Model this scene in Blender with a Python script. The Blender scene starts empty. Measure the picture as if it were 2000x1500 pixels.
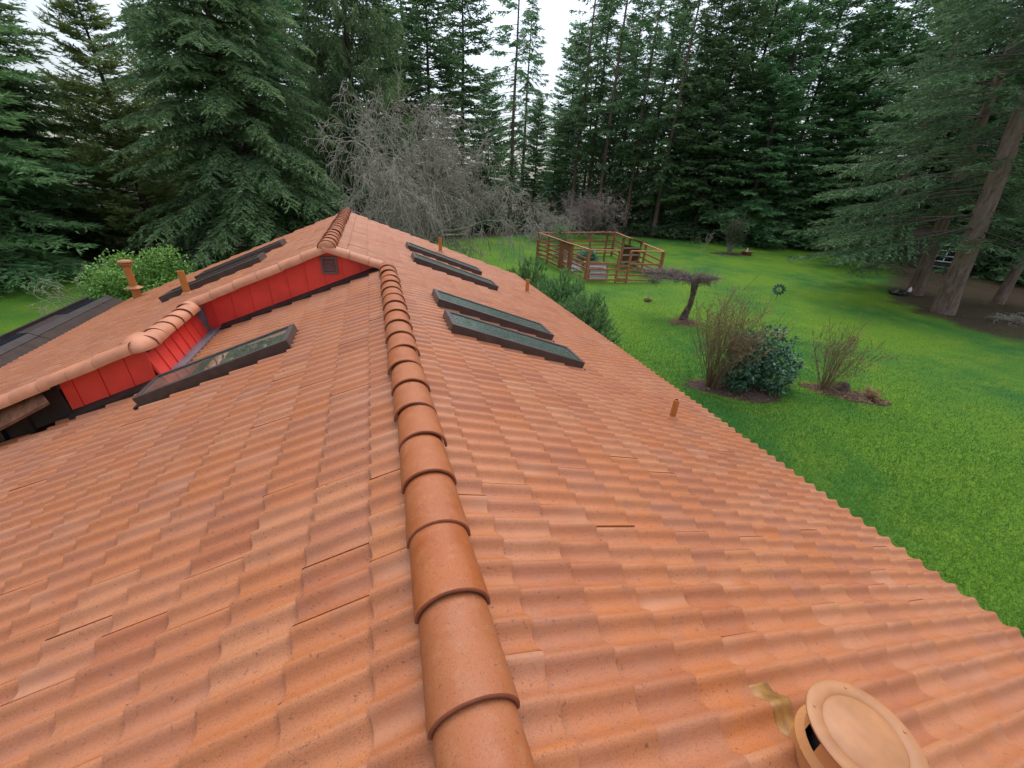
import bpy, bmesh, math, random
import numpy as np
from mathutils import Matrix, Vector

# ------------------------------------------------------------------ camera, world, sun, exposure
scene = bpy.context.scene
COL = scene.collection
GZ = -4.2                                   # lawn level; ridge top is z = 0
CAM = Vector((-0.15, 0.0, 1.4))
FW = Vector((0.2907259, 0.84095766, -0.45636461))
RT = Vector((0.95217926, -0.3011407, 0.05166174))
UP = Vector((0.09398462, 0.44956032, 0.88829185))
FPX = 781.2 / 2000.0                        # focal length as a fraction of the picture width

cam_data = bpy.data.cameras.new('camera')
cam_data.sensor_width = 36.0
cam_data.lens = 36.0 * FPX
cam_data.clip_start = 0.02
cam_data.clip_end = 4000.0
cam = bpy.data.objects.new('camera', cam_data)
COL.objects.link(cam)
cam.matrix_world = Matrix(((RT.x, UP.x, -FW.x, CAM.x), (RT.y, UP.y, -FW.y, CAM.y),
                           (RT.z, UP.z, -FW.z, CAM.z), (0, 0, 0, 1)))
scene.camera = cam

SUN_EL, SUN_AZ = math.radians(62), math.radians(20)     # azimuth clockwise from +Y
world = bpy.data.worlds.new('World')
scene.world = world
world.use_nodes = True
wn = world.node_tree
wn.nodes.clear()
w_out = wn.nodes.new('ShaderNodeOutputWorld')
w_bg = wn.nodes.new('ShaderNodeBackground')
w_sky = wn.nodes.new('ShaderNodeTexSky')
w_sky.sky_type = 'NISHITA'
w_sky.sun_disc = False
w_sky.sun_elevation = SUN_EL
w_sky.sun_rotation = SUN_AZ
w_sky.air_density = 1.0
w_sky.dust_density = 1.0
w_sky.ozone_density = 1.0
w_hs = wn.nodes.new('ShaderNodeHueSaturation')           # thin even cloud takes the blue out of the sky
w_hs.inputs['Saturation'].default_value = 0.45
w_hs.inputs['Value'].default_value = 1.0
wn.links.new(w_sky.outputs[0], w_hs.inputs['Color'])
# an overcast dome is about three times brighter overhead than at the horizon
w_tc = wn.nodes.new('ShaderNodeTexCoord')
w_sep = wn.nodes.new('ShaderNodeSeparateXYZ'); wn.links.new(w_tc.outputs['Generated'], w_sep.inputs[0])
w_mr = wn.nodes.new('ShaderNodeMapRange'); wn.links.new(w_sep.outputs['Z'], w_mr.inputs[0])
w_mr.inputs[1].default_value = 0.0; w_mr.inputs[2].default_value = 1.0; w_mr.inputs[3].default_value = 0.36; w_mr.inputs[4].default_value = 2.25
w_vm = wn.nodes.new('ShaderNodeVectorMath'); w_vm.operation = 'SCALE'
wn.links.new(w_hs.outputs[0], w_vm.inputs[0]); wn.links.new(w_mr.outputs[0], w_vm.inputs['Scale'])
wn.links.new(w_vm.outputs[0], w_bg.inputs['Color'])
w_bg.inputs['Strength'].default_value = 0.15
wn.links.new(w_bg.outputs[0], w_out.inputs['Surface'])

sun_data = bpy.data.lights.new('sun', 'SUN')
sun_data.energy = 0.9
sun_data.angle = math.radians(60)
sun_data.color = (1.0, 0.96, 0.9)
sun = bpy.data.objects.new('sun', sun_data)
COL.objects.link(sun)
sdir = Vector((math.sin(SUN_AZ) * math.cos(SUN_EL), math.cos(SUN_AZ) * math.cos(SUN_EL), math.sin(SUN_EL)))
sun.rotation_euler = sdir.to_track_quat('Z', 'Y').to_euler()
sun.location = (20, -20, 40)

scene.view_settings.view_transform = 'Standard'
scene.view_settings.look = 'None'
scene.view_settings.gamma = 1.0
scene.view_settings.exposure = 0.8
scene.view_settings.use_curve_mapping = False
scene.render.engine = 'CYCLES'
scene.cycles.max_bounces = 4
scene.cycles.diffuse_bounces = 3
scene.cycles.glossy_bounces = 2
scene.cycles.transmission_bounces = 2
scene.cycles.transparent_max_bounces = 4

# ------------------------------------------------------------------ helpers
rng = np.random.default_rng(7)
random.seed(7)


def link(o, parent=None, inv=None):
    COL.objects.link(o)
    if parent is not None:
        o.parent = parent
        if inv is not None:
            o.matrix_parent_inverse = inv
    return o


def tag(o, label=None, cat=None, group=None, kind=None):
    if label: o['label'] = label
    if cat: o['category'] = cat
    if group: o['group'] = group
    if kind: o['kind'] = kind
    return o


def empty(name, loc, rz=0.0, scale=1.0):
    o = bpy.data.objects.new(name, None)
    o.empty_display_size = 0.3
    COL.objects.link(o)
    o.location = loc
    o.rotation_euler = (0, 0, rz)
    o.scale = (scale, scale, scale)
    return o


def np_mesh(name, V, faces, mat=None, smooth=False, attr=None, mat_idx=None, mats=None):
    """faces: list of (m,k) integer arrays"""
    V = np.asarray(V, np.float32)
    me = bpy.data.meshes.new(name)
    if not isinstance(faces, (list, tuple)): faces = [faces]
    faces = [np.asarray(f, np.int32) for f in faces if len(f)]
    nl = sum(f.size for f in faces); nf = sum(len(f) for f in faces)
    me.vertices.add(len(V)); me.vertices.foreach_set('co', V.ravel())
    me.loops.add(nl); me.loops.foreach_set('vertex_index', np.concatenate([f.ravel() for f in faces]))
    me.polygons.add(nf)
    tot = np.concatenate([np.full(len(f), f.shape[1], np.int32) for f in faces])
    st = np.concatenate([[0], np.cumsum(tot)[:-1]]).astype(np.int32)
    me.polygons.foreach_set('loop_start', st)
    if smooth is True: me.polygons.foreach_set('use_smooth', np.ones(nf, bool))
    elif smooth is not False: me.polygons.foreach_set('use_smooth', np.asarray(smooth, bool))
    if mats:
        for m in mats: me.materials.append(m)
    elif mat: me.materials.append(mat)
    if mat_idx is not None: me.polygons.foreach_set('material_index', np.asarray(mat_idx, np.int32))
    if attr is not None:
        for k, a in attr.items():
            at = me.attributes.new(k, 'FLOAT', 'POINT')
            at.data.foreach_set('value', np.asarray(a, np.float32))
    me.update(calc_edges=True)
    me.validate(verbose=False)
    return me


class MB:
    """collects shapes of ONE piece"""
    def __init__(s): s.v = []; s.f = []
    def add(s, vs, fs):
        b = len(s.v); s.v += [tuple(map(float, v)) for v in vs]; s.f += [tuple(b + i for i in f) for f in fs]
        return s
    def box(s, x0, x1, y0, y1, z0, z1):
        return s.add([(x0, y0, z0), (x1, y0, z0), (x1, y1, z0), (x0, y1, z0), (x0, y0, z1), (x1, y0, z1), (x1, y1, z1), (x0, y1, z1)],
                     [(0, 3, 2, 1), (4, 5, 6, 7), (0, 1, 5, 4), (1, 2, 6, 5), (2, 3, 7, 6), (3, 0, 4, 7)])
    def bar(s, p, q, w, h=None, up=(0, 0, 1)):
        p = Vector(p); q = Vector(q); h = h or w
        d = (q - p).normalized(); a = d.cross(Vector(up))
        if a.length < 1e-4: a = d.cross(Vector((1, 0, 0)))
        a.normalize(); b = a.cross(d)
        vs = []
        for c in (p, q):
            for i, j in ((-1, -1), (1, -1), (1, 1), (-1, 1)):
                vs.append(c + a * (w / 2 * i) + b * (h / 2 * j))
        return s.add(vs, [(0, 1, 2, 3), (7, 6, 5, 4), (0, 4, 5, 1), (1, 5, 6, 2), (2, 6, 7, 3), (3, 7, 4, 0)])
    def tube(s, pts, rad, n=10, caps=True):
        pts = [Vector(p) for p in pts]
        if not hasattr(rad, '__len__'): rad = [rad] * len(pts)
        vs = []; fs = []
        for i, p in enumerate(pts):
            d = (pts[min(i + 1, len(pts) - 1)] - pts[max(i - 1, 0)]).normalized()
            a = d.cross(Vector((0, 0, 1)))
            if a.length < 1e-3: a = d.cross(Vector((1, 0, 0)))
            a.normalize(); b = d.cross(a)
            for k in range(n):
                t = 2 * math.pi * k / n
                vs.append(p + a * (rad[i] * math.cos(t)) + b * (rad[i] * math.sin(t)))
        for i in range(len(pts) - 1):
            for k in range(n):
                k2 = (k + 1) % n
                fs.append((i * n + k, i * n + k2, (i + 1) * n + k2, (i + 1) * n + k))
        if caps:
            fs.append(tuple(range(n - 1, -1, -1))); m = (len(pts) - 1) * n
            fs.append(tuple(m + k for k in range(n)))
        return s.add(vs, fs)
    def lathe(s, prof, c=(0, 0, 0), n=24):
        vs = []; fs = []
        for r, z in prof:
            for k in range(n):
                t = 2 * math.pi * k / n
                vs.append((c[0] + r * math.cos(t), c[1] + r * math.sin(t), c[2] + z))
        for i in range(len(prof) - 1):
            for k in range(n):
                k2 = (k + 1) % n
                fs.append((i * n + k, i * n + k2, (i + 1) * n + k2, (i + 1) * n + k))
        return s.add(vs, fs)
    def build(s, name, mat, parent=None, inv=None, smooth=False, bevel=0.0):
        me = bpy.data.meshes.new(name)
        me.from_pydata(s.v, [], s.f)
        me.materials.append(mat)
        if smooth:
            me.polygons.foreach_set('use_smooth', np.ones(len(me.polygons), bool))
            try: me.set_sharp_from_angle(angle=math.radians(40))
            except Exception: pass
        me.update()
        o = bpy.data.objects.new(name, me)
        link(o, parent, inv)
        if bevel:
            m = o.modifiers.new('bevel', 'BEVEL'); m.width = bevel; m.segments = 2; m.limit_method = 'ANGLE'
        return o


def copy_tree(o, parent=None):
    c = o.copy(); COL.objects.link(c)
    c.parent = parent
    for ch in list(o.children): copy_tree(ch, c)
    return c


# ------------------------------------------------------------------ materials
def new_mat(name):
    m = bpy.data.materials.new(name); m.use_nodes = True
    nt = m.node_tree
    return m, nt, nt.nodes['Principled BSDF']


def N(nt, typ, **kw):
    n = nt.nodes.new(typ)
    for k, v in kw.items():
        if k in n.inputs: n.inputs[k].default_value = v
        else: setattr(n, k, v)
    return n


def ramp(nt, stops, interp='LINEAR'):
    r = nt.nodes.new('ShaderNodeValToRGB'); e = r.color_ramp.elements
    r.color_ramp.interpolation = interp
    while len(e) < len(stops): e.new(0.5)
    for el, (p, c) in zip(e, stops):
        el.position = p; el.color = (c[0], c[1], c[2], 1)
    return r


def mixc(nt, a, b, fac, mode='MIX'):
    m = nt.nodes.new('ShaderNodeMix'); m.data_type = 'RGBA'; m.blend_type = mode
    for s, v in ((m.inputs[0], fac), (m.inputs[6], a), (m.inputs[7], b)):
        if hasattr(v, 'links') or hasattr(v, 'is_linked'): nt.links.new(v, s)
        elif isinstance(v, (int, float)): s.default_value = v
        else: s.default_value = (v[0], v[1], v[2], 1)
    return m.outputs[2]


def noise(nt, scale, detail=4, rough=0.55, vec=None, dist=0.0):
    n = N(nt, 'ShaderNodeTexNoise'); n.inputs['Scale'].default_value = scale
    n.inputs['Detail'].default_value = detail; n.inputs['Roughness'].default_value = rough
    n.inputs['Distortion'].default_value = dist
    if vec is not None: nt.links.new(vec, n.inputs['Vector'])
    return n


def mrange(nt, val, a, b, c=0.0, d=1.0):
    m = nt.nodes.new('ShaderNodeMapRange'); m.clamp = True
    nt.links.new(val, m.inputs[0])
    for i, x in enumerate((a, b, c, d)): m.inputs[i + 1].default_value = x
    return m.outputs[0]


def bump(nt, h, strength, dist, bsdf):
    b = nt.nodes.new('ShaderNodeBump'); b.inputs['Strength'].default_value = strength
    b.inputs['Distance'].default_value = dist
    nt.links.new(h, b.inputs['Height']); nt.links.new(b.outputs[0], bsdf.inputs['Normal'])
    return b


def simple(name, col, rough=0.6, var=0.25, scale=6.0, metal=0.0, spec=0.5, bmp=0.0, bscale=60):
    m, nt, b = new_mat(name)
    g = N(nt, 'ShaderNodeNewGeometry')
    n = noise(nt, scale, 6, 0.6, g.outputs['Position'])
    c = mixc(nt, [x * (1 - var) for x in col], [min(1, x * (1 + var)) for x in col], mrange(nt, n.outputs[0], .3, .7))
    nt.links.new(c, b.inputs['Base Color'])
    b.inputs['Roughness'].default_value = rough
    b.inputs['Metallic'].default_value = metal
    b.inputs['Specular IOR Level'].default_value = spec
    if bmp:
        n2 = noise(nt, bscale, 5, .6, g.outputs['Position'])
        bump(nt, n2.outputs[0], bmp, 0.01, b)
    return m


def tile_material(name, src):
    m, nt, b = new_mat(name)
    g = N(nt, 'ShaderNodeNewGeometry')
    if src == 'object':
        oi = N(nt, 'ShaderNodeObjectInfo'); rnd = oi.outputs['Random']
    else:
        rnd = g.outputs['Random Per Island']
    # blend of fired body colours, one per tile
    body = ramp(nt, [(0.0, (.385, .128, .044)), (.20, (.405, .132, .039)), (.38, (.370, .130, .054)), (.52, (.412, .150, .054)),
                     (.64, (.335, .102, .035)), (.76, (.358, .132, .060)), (.90, (.425, .168, .070)), (1.0, (.395, .124, .039))])
    nt.links.new(rnd, body.inputs[0])
    w2 = N(nt, 'ShaderNodeMath', operation='MULTIPLY'); w2.inputs[1].default_value = 37.7; nt.links.new(rnd, w2.inputs[0])
    # each tile gets its own slice of the noise
    off = N(nt, 'ShaderNodeCombineXYZ'); nt.links.new(w2.outputs[0], off.inputs[2])
    add = N(nt, 'ShaderNodeVectorMath', operation='ADD'); nt.links.new(g.outputs['Position'], add.inputs[0]); nt.links.new(off.outputs[0], add.inputs[1])
    # mauve flashing that runs across the tile in soft clouds
    n1 = noise(nt, 7.0, 3, .6, add.outputs[0])
    c1 = mixc(nt, body.outputs[0], (.295, .118, .064), mrange(nt, n1.outputs[0], .48, .70, 0, .5))
    st = N(nt, 'ShaderNodeMapping'); st.inputs['Scale'].default_value = (.3, 1.0, .3); nt.links.new(add.outputs[0], st.inputs['Vector'])
    n2 = noise(nt, 15.0, 3, .65, st.outputs[0])
    c2 = mixc(nt, c1, (.385, .132, .045), mrange(nt, n2.outputs[0], .50, .70, 0, .6))
    # sandy grain and dark specks
    n3 = noise(nt, 190.0, 2, .7, g.outputs['Position'])
    c3 = mixc(nt, c2, (.12, .045, .022), mrange(nt, n3.outputs[0], .52, .70, 0, .68))
    n4 = noise(nt, 48.0, 2, .8, add.outputs[0])
    c4 = mixc(nt, c3, (.09, .04, .022), mrange(nt, n4.outputs[0], .63, .72, 0, .75))
    n6 = noise(nt, 4.2, 2, .6, st.outputs[0])
    c4 = mixc(nt, c4, (.46, .225, .125), mrange(nt, n6.outputs[0], .58, .78, 0, .6))
    big = noise(nt, 0.5, 1, .5, g.outputs['Position'])
    c5 = mixc(nt, c4, (.42, .165, .082), mrange(nt, big.outputs[0], .42, .7, 0, .3))
    nt.links.new(c5, b.inputs['Base Color'])
    rr = mrange(nt, n1.outputs[0], .3, .7, .42, .62)
    nt.links.new(rr, b.inputs['Roughness'])
    b.inputs['Specular IOR Level'].default_value = 0.4
    bump(nt, n3.outputs[0], .45, .0015, b)
    return m


M = {}
M['tile'] = tile_material('roof tile, single', 'object')
M['tile_far'] = tile_material('roof tile, field', 'island')


def ridge_material():
    m, nt, b = new_mat('ridge tile')
    g = N(nt, 'ShaderNodeNewGeometry'); oi = N(nt, 'ShaderNodeObjectInfo')
    w = N(nt, 'ShaderNodeMath', operation='MULTIPLY'); w.inputs[1].default_value = 23.0; nt.links.new(oi.outputs['Random'], w.inputs[0])
    off = N(nt, 'ShaderNodeCombineXYZ'); nt.links.new(w.outputs[0], off.inputs[2])
    add = N(nt, 'ShaderNodeVectorMath', operation='ADD'); nt.links.new(g.outputs['Position'], add.inputs[0]); nt.links.new(off.outputs[0], add.inputs[1])
    n1 = noise(nt, 6, 4, .65, add.outputs[0])
    c = mixc(nt, (.285, .068, .012), (.335, .100, .028), mrange(nt, n1.outputs[0], .36, .64))
    c = mixc(nt, c, (.31, .115, .050), mrange(nt, oi.outputs['Random'], 0, 1, 0, .5))
    n2 = noise(nt, 17, 4, .7, add.outputs[0])
    c = mixc(nt, c, (.35, .150, .072), mrange(nt, n2.outputs[0], .52, .72, 0, .5))
    n3 = noise(nt, 170, 2, .7, g.outputs['Position'])
    c = mixc(nt, c, (.13, .040, .014), mrange(nt, n3.outputs[0], .54, .72, 0, .65))
    n4 = noise(nt, 42, 3, .75, add.outputs[0])
    c = mixc(nt, c, (.09, .035, .015), mrange(nt, n4.outputs[0], .62, .72, 0, .7))
    nt.links.new(c, b.inputs['Base Color'])
    nt.links.new(mrange(nt, n1.outputs[0], .35, .7, .45, .68), b.inputs['Roughness'])
    b.inputs['Specular IOR Level'].default_value = 0.35
    bump(nt, n3.outputs[0], .5, .0016, b)
    return m


M['ridge'] = ridge_material()
M['ridge_lip'] = simple('ridge tile lip with painted shade', (.20, .052, .020), .8, .2, 20)  # the lip's shade is put into its colour, darker than the tile
M['rake'] = simple('rake barrel tile', (.42, .158, .074), .6, .2, 5, bmp=.1)
M['deck'] = simple('underlay', (.04, .03, .03), .9)
M['red'] = simple('red painted metal', (.74, .050, .032), .42, .12, 3, bmp=.05, bscale=8)
M['brown'] = simple('brown metal', (.036, .024, .020), .6, .3, 5, spec=.25)
M['brown_pale'] = simple('brown metal flashing', (.045, .029, .022), .75, .3, 4, spec=.15)  # slightly paler than the plain brown metal
M['rust'] = simple('weathered brown cover', (.16, .068, .036), .8, .5, 9, bmp=.2, bscale=30, spec=.15)
M['grey_flash'] = simple('grey valley flashing', (.13, .14, .16), .4, .3, 5)
M['frame'] = simple('skylight frame brown', (.05, .034, .03), .4, .3, 10)
M['orange_pipe'] = simple('orange painted pipe', (.40, .145, .030), .45, .15, 12)
M['vent_tan'] = simple('tan painted vent', (.335, .138, .046), .5, .18, 9)
M['vent_dark'] = simple('vent inside', (.02, .012, .008), .8)
M['mustard'] = simple('mustard coating', (.27, .125, .026), .55, .4, 14)
M['siding'] = simple('house siding', (.32, .05, .035), .7, .2, 2)
M['blackglass'] = simple('dark glazing', (.012, .016, .022), .12, .3, 3)


def glass_material():
    m, nt, b = new_mat('skylight glass with rain drops')
    g = N(nt, 'ShaderNodeNewGeometry')
    n = noise(nt, 35, 5, .75, g.outputs['Position'])
    c = mixc(nt, (.035, .05, .04), (.125, .16, .13), mrange(nt, n.outputs[0], .38, .7))
    n2 = noise(nt, 16, 3, .7, g.outputs['Position'], 1.0)
    c = mixc(nt, c, (.42, .50, .44), mrange(nt, n2.outputs[0], .68, .76, 0, .8))
    nt.links.new(c, b.inputs['Base Color'])
    nt.links.new(mrange(nt, n.outputs[0], .35, .65, .04, .28), b.inputs['Roughness'])
    b.inputs['IOR'].default_value = 1.5
    return m


def glass_clear():
    m, nt, b = new_mat('skylight glass, clean')
    g = N(nt, 'ShaderNodeNewGeometry')
    n = noise(nt, 9, 4, .6, g.outputs['Position'])
    c = mixc(nt, (.06, .065, .045), (.12, .125, .09), mrange(nt, n.outputs[0], .35, .7))
    nt.links.new(c, b.inputs['Base Color'])
    b.inputs['Roughness'].default_value = .035
    b.inputs['IOR'].default_value = 1.55
    b.inputs['Coat Weight'].default_value = .6
    b.inputs['Coat Roughness'].default_value = .02
    return m


M['glass'] = glass_material()
M['glass_clean'] = glass_clear()


def foliage_material(name, dark, light, tip, rough=.6, transl=.38):
    m, nt, b = new_mat(name)
    a = N(nt, 'ShaderNodeAttribute', attribute_name='tint')
    t = N(nt, 'ShaderNodeAttribute', attribute_name='tip')
    g = N(nt, 'ShaderNodeNewGeometry')
    oi = N(nt, 'ShaderNodeObjectInfo')
    c = mixc(nt, dark, light, a.outputs['Fac'])
    c = mixc(nt, c, tip, t.outputs['Fac'])
    hs = N(nt, 'ShaderNodeHueSaturation')
    nt.links.new(c, hs.inputs['Color'])
    nt.links.new(mrange(nt, oi.outputs['Random'], 0, 1, .8, 1.25), hs.inputs['Value'])
    nt.links.new(mrange(nt, oi.outputs['Random'], 0, 1, .485, .515), hs.inputs['Hue'])
    nt.links.new(hs.outputs[0], b.inputs['Base Color'])
    b.inputs['Roughness'].default_value = rough
    b.inputs['Specular IOR Level'].default_value = .3
    tr = N(nt, 'ShaderNodeBsdfTranslucent')
    nt.links.new(hs.outputs[0], tr.inputs['Color'])
    mx = N(nt, 'ShaderNodeMixShader'); mx.inputs[0].default_value = transl
    nt.links.new(b.outputs[0], mx.inputs[1]); nt.links.new(tr.outputs[0], mx.inputs[2])
    nt.links.new(mx.outputs[0], nt.nodes['Material Output'].inputs['Surface'])
    return m


M['fir'] = foliage_material('fir needles', (.080, .165, .066), (.170, .305, .112), (.29, .43, .17))
M['fir_deep'] = foliage_material('deep green needles', (.076, .160, .066), (.150, .280, .105), (.24, .38, .15))
M['fir_dark'] = foliage_material('dark fir needles', (.050, .105, .046), (.105, .190, .078), (.18, .27, .115))  # darker green than the other fir needles
M['cedar'] = foliage_material('blue cedar needles', (.100, .185, .080), (.195, .320, .128), (.30, .43, .18))
M['spruce'] = foliage_material('spruce needles', (.068, .122, .048), (.145, .215, .082), (.24, .31, .12))
M['larch'] = foliage_material('yellow green needles', (.130, .185, .055), (.25, .32, .095), (.32, .38, .13))
M['pine'] = foliage_material('mugo pine needles', (.062, .140, .046), (.125, .250, .075), (.21, .36, .12))
M['rhodo'] = foliage_material('rhododendron leaves', (.035, .095, .050), (.08, .18, .10), (.14, .26, .16), .32, .12)
M['lightbush'] = foliage_material('bright laurel leaves', (.080, .175, .026), (.17, .31, .050), (.27, .43, .10), .4, .25)
M['twigbud'] = foliage_material('reddish buds', (.130, .080, .042), (.22, .140, .072), (.28, .18, .09))
M['fern'] = foliage_material('dried fern fronds', (.22, .12, .055), (.36, .22, .11), (.42, .27, .14))
M['grass'] = foliage_material('lawn grass', (.028, .118, .020), (.092, .208, .020), (.20, .29, .06), .5, .35)
M['weed'] = foliage_material('undergrowth leaves', (.03, .055, .022), (.06, .09, .035), (.09, .11, .05))


def bark_material(name, a, b_, scale=6):
    m, nt, b = new_mat(name)
    tc = N(nt, 'ShaderNodeTexCoord')
    mp = N(nt, 'ShaderNodeMapping'); mp.inputs['Scale'].default_value = (1, 1, .22)
    nt.links.new(tc.outputs['Object'], mp.inputs['Vector'])
    n = noise(nt, scale, 8, .7, mp.outputs[0], .6)
    c = mixc(nt, a, b_, mrange(nt, n.outputs[0], .35, .68))
    n2 = noise(nt, 2.0, 4, .6, tc.outputs['Object'])
    c = mixc(nt, c, (.10, .12, .06), mrange(nt, n2.outputs[0], .55, .75, 0, .45))
    nt.links.new(c, b.inputs['Base Color'])
    b.inputs['Roughness'].default_value = .9
    b.inputs['Specular IOR Level'].default_value = .2
    bump(nt, n.outputs[0], 1.0, .05, b)
    return m


M['bark'] = bark_material('conifer bark', (.10, .065, .05), (.27, .19, .15))
M['bark_dark'] = bark_material('dark bark', (.045, .032, .026), (.12, .09, .07))
M['twig'] = bark_material('bare lichen twigs', (.225, .20, .155), (.47, .43, .35), 9)
M['twig_brown'] = bark_material('brown stems', (.15, .095, .048), (.30, .21, .115), 9)
M['twig_red'] = bark_material('bare reddish twigs', (.17, .12, .105), (.33, .26, .23), 9)
M['twig_pale'] = bark_material('pale grey stems', (.30, .26, .20), (.50, .44, .35), 9)


def ground_material():
    m, nt, b = new_mat('lawn and woodland floor')
    g = N(nt, 'ShaderNodeNewGeometry'); P = g.outputs['Position']
    n1 = noise(nt, .16, 4, .6, P)
    n2 = noise(nt, .9, 5, .65, P)
    n3 = noise(nt, 9.0, 3, .75, P)
    mp = N(nt, 'ShaderNodeMapping'); mp.inputs['Scale'].default_value = (28, 14, 20); mp.inputs['Rotation'].default_value = (0, 0, .6)
    nt.links.new(P, mp.inputs['Vector'])
    n4 = noise(nt, 1.0, 3, .8, mp.outputs[0], .5)
    c = mixc(nt, (.030, .128, .020), (.112, .215, .012), mrange(nt, n1.outputs[0], .38, .60))
    c = mixc(nt, c, (.160, .240, .016), mrange(nt, n2.outputs[0], .48, .70, 0, .65))
    c = mixc(nt, c, (.026, .095, .012), mrange(nt, n3.outputs[0], .50, .72, 0, .6))
    c = mixc(nt, c, (.020, .070, .008), mrange(nt, n4.outputs[0], .50, .68, 0, .75))
    c = mixc(nt, c, (.10, .19, .035), mrange(nt, n4.outputs[0], .46, .30, 0, .45))
    # needle litter and bare earth under the trees
    a = N(nt, 'ShaderNodeAttribute', attribute_name='duff')
    ad = N(nt, 'ShaderNodeMath', operation='ADD'); nt.links.new(a.outputs['Fac'], ad.inputs[0])
    sb = N(nt, 'ShaderNodeMath', operation='MULTIPLY_ADD'); nt.links.new(n2.outputs[0], sb.inputs[0]); sb.inputs[1].default_value = 1.2; sb.inputs[2].default_value = -.6
    nt.links.new(sb.outputs[0], ad.inputs[1])
    duffc = mixc(nt, (.030, .020, .012), (.075, .050, .028), mrange(nt, n3.outputs[0], .35, .65))
    duffc = mixc(nt, duffc, (.055, .085, .018), mrange(nt, n2.outputs[0], .5, .75, 0, .5))
    c = mixc(nt, c, duffc, mrange(nt, ad.outputs[0], .38, .72))
    nt.links.new(c, b.inputs['Base Color'])
    b.inputs['Roughness'].default_value = .85
    b.inputs['Specular IOR Level'].default_value = .15
    bump(nt, n4.outputs[0], .9, .05, b)
    return m


M['ground'] = ground_material()
M['mulch'] = simple('bark mulch', (.042, .022, .015), .95, .55, 30, bmp=1.0, bscale=40)
M['wood'] = simple('red cedar timber', (.33, .125, .055), .75, .3, 5)
M['wood_dark'] = simple('brown trellis board', (.25, .09, .045), .75, .25, 4)
M['steel'] = simple('galvanised steel', (.50, .54, .57), .38, .15, 8, metal=.7)
M['white'] = simple('white paint', (.75, .75, .73), .5, .06)
M['stone'] = simple('grey stone', (.30, .29, .27), .85, .3, 12, bmp=.5)
M['clay'] = simple('clay pot', (.30, .12, .06), .7, .2)
M['teal'] = simple('verdigris metal', (.035, .085, .085), .45, .35, 30, metal=.3)
M['roofgrey'] = simple('grey shingles', (.22, .22, .23), .85, .3, 10)
M['wallpale'] = simple('pale wall', (.45, .43, .40), .8, .1)
M['blacktarp'] = simple('black plastic', (.012, .012, .013), .35, .4)
M['soil'] = simple('soil', (.04, .028, .018), .95, .4, 20, bmp=.8)
M['blueglass'] = simple('far window', (.28, .36, .46), .15, .2)
# ------------------------------------------------------------------ ground
def ground():
    xs = np.concatenate([[-1600, -600, -250, -120], np.arange(-70, 101, 1.0), [150, 300, 700, 1600]])
    ys = np.concatenate([[-1600, -500, -150, -60], np.arange(-20, 121, 1.0), [160, 300, 700, 1600]])
    X, Y = np.meshgrid(xs, ys, indexing='ij')
    n, m = X.shape
    # edge of the mown lawn: woodland floor outside it
    lawn = [(-60, -60), (-60, 14), (-24, 17), (-19, 26), (-13.2, 30), (-6, 34), (4, 38), (9, 42), (14.5, 44.5), (22, 46), (30.5, 45),
            (37.5, 42), (44.8, 38.4), (50.5, 33), (43, 24), (35.5, 20), (30.5, 16.4), (28.2, 13.6), (28, 10.5), (29.5, 6), (34, -4), (45, -60)]
    Lp = np.array(lawn)
    def sdist(px, py):
        best = np.full(px.shape, 1e9); inside = np.zeros(px.shape, bool)
        for i in range(len(Lp)):
            a = Lp[i]; b = Lp[(i + 1) % len(Lp)]
            ab = b - a
            t = np.clip(((px - a[0]) * ab[0] + (py - a[1]) * ab[1]) / (ab @ ab), 0, 1)
            best = np.minimum(best, np.hypot(px - a[0] - t * ab[0], py - a[1] - t * ab[1]))
            cr = ((a[1] > py) != (b[1] > py))
            xi = (b[0] - a[0]) * (py - a[1]) / np.where(b[1] - a[1] == 0, 1e-9, b[1] - a[1]) + a[0]
            inside ^= cr & (px < xi)
        return np.where(inside, -best, best)
    d = sdist(X, Y)
    duff = np.clip(.5 + d / 3.5, 0, 1)
    Z = np.full(X.shape, GZ) + .05 * np.sin(X * .31 + 1) * np.cos(Y * .27)
    V = np.stack([X, Y, Z], -1).reshape(-1, 3)
    i = np.arange(n - 1)[:, None]; j = np.arange(m - 1)[None, :]
    a = (i * m + j).ravel()
    F = np.stack([a, a + m, a + m + 1, a + 1], 1)
    me = np_mesh('lawn', V, [F], M['ground'], True, {'duff': duff.ravel()})
    o = bpy.data.objects.new('lawn', me)
    link(o); tag(o, 'mown green lawn running out to the brown woodland floor', kind='structure')


ground()

# ------------------------------------------------------------------ the house
HOUSE_LOC = Vector((0, 6, GZ))
house = empty('house', HOUSE_LOC)
tag(house, 'long house under a terracotta tiled roof with a step of red metal wall', 'house')
HINV = Matrix.Translation(-HOUSE_LOC)

S1, S2 = .36, .41
EXP, TW, AMP, LIFT = .345, .2925, .0220, .030
Y0, Y1 = -2.55, 14.72
WALL_Y, WALL2_Y, JOG_X = 7.74, 5.86, -3.10
XR2, ZR2 = -.95, .242


class Slope:
    def __init__(s, x0, z0, sl, side):
        c = math.sqrt(1 + sl * sl); s.x0, s.z0, s.sl, s.side = x0, z0, sl, side
        s.d = Vector((side / c, 0, -sl / c)); s.n = Vector((side * sl / c, 0, 1 / c)); s.e = Vector((0, side, 0)); s.c = c
    def P(s, v, y, h=0.0):
        return Vector((s.x0, y, s.z0)) + s.d * v + s.n * h
    def zc(s, x): return s.z0 - s.sl * abs(x - s.x0)


RS = Slope(0, -.10, S1, 1)
LS = Slope(0, -.10, S1, -1)
FS = Slope(XR2, ZR2, S2, -1)
VE = EXP * 15

tile_n = 20


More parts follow.
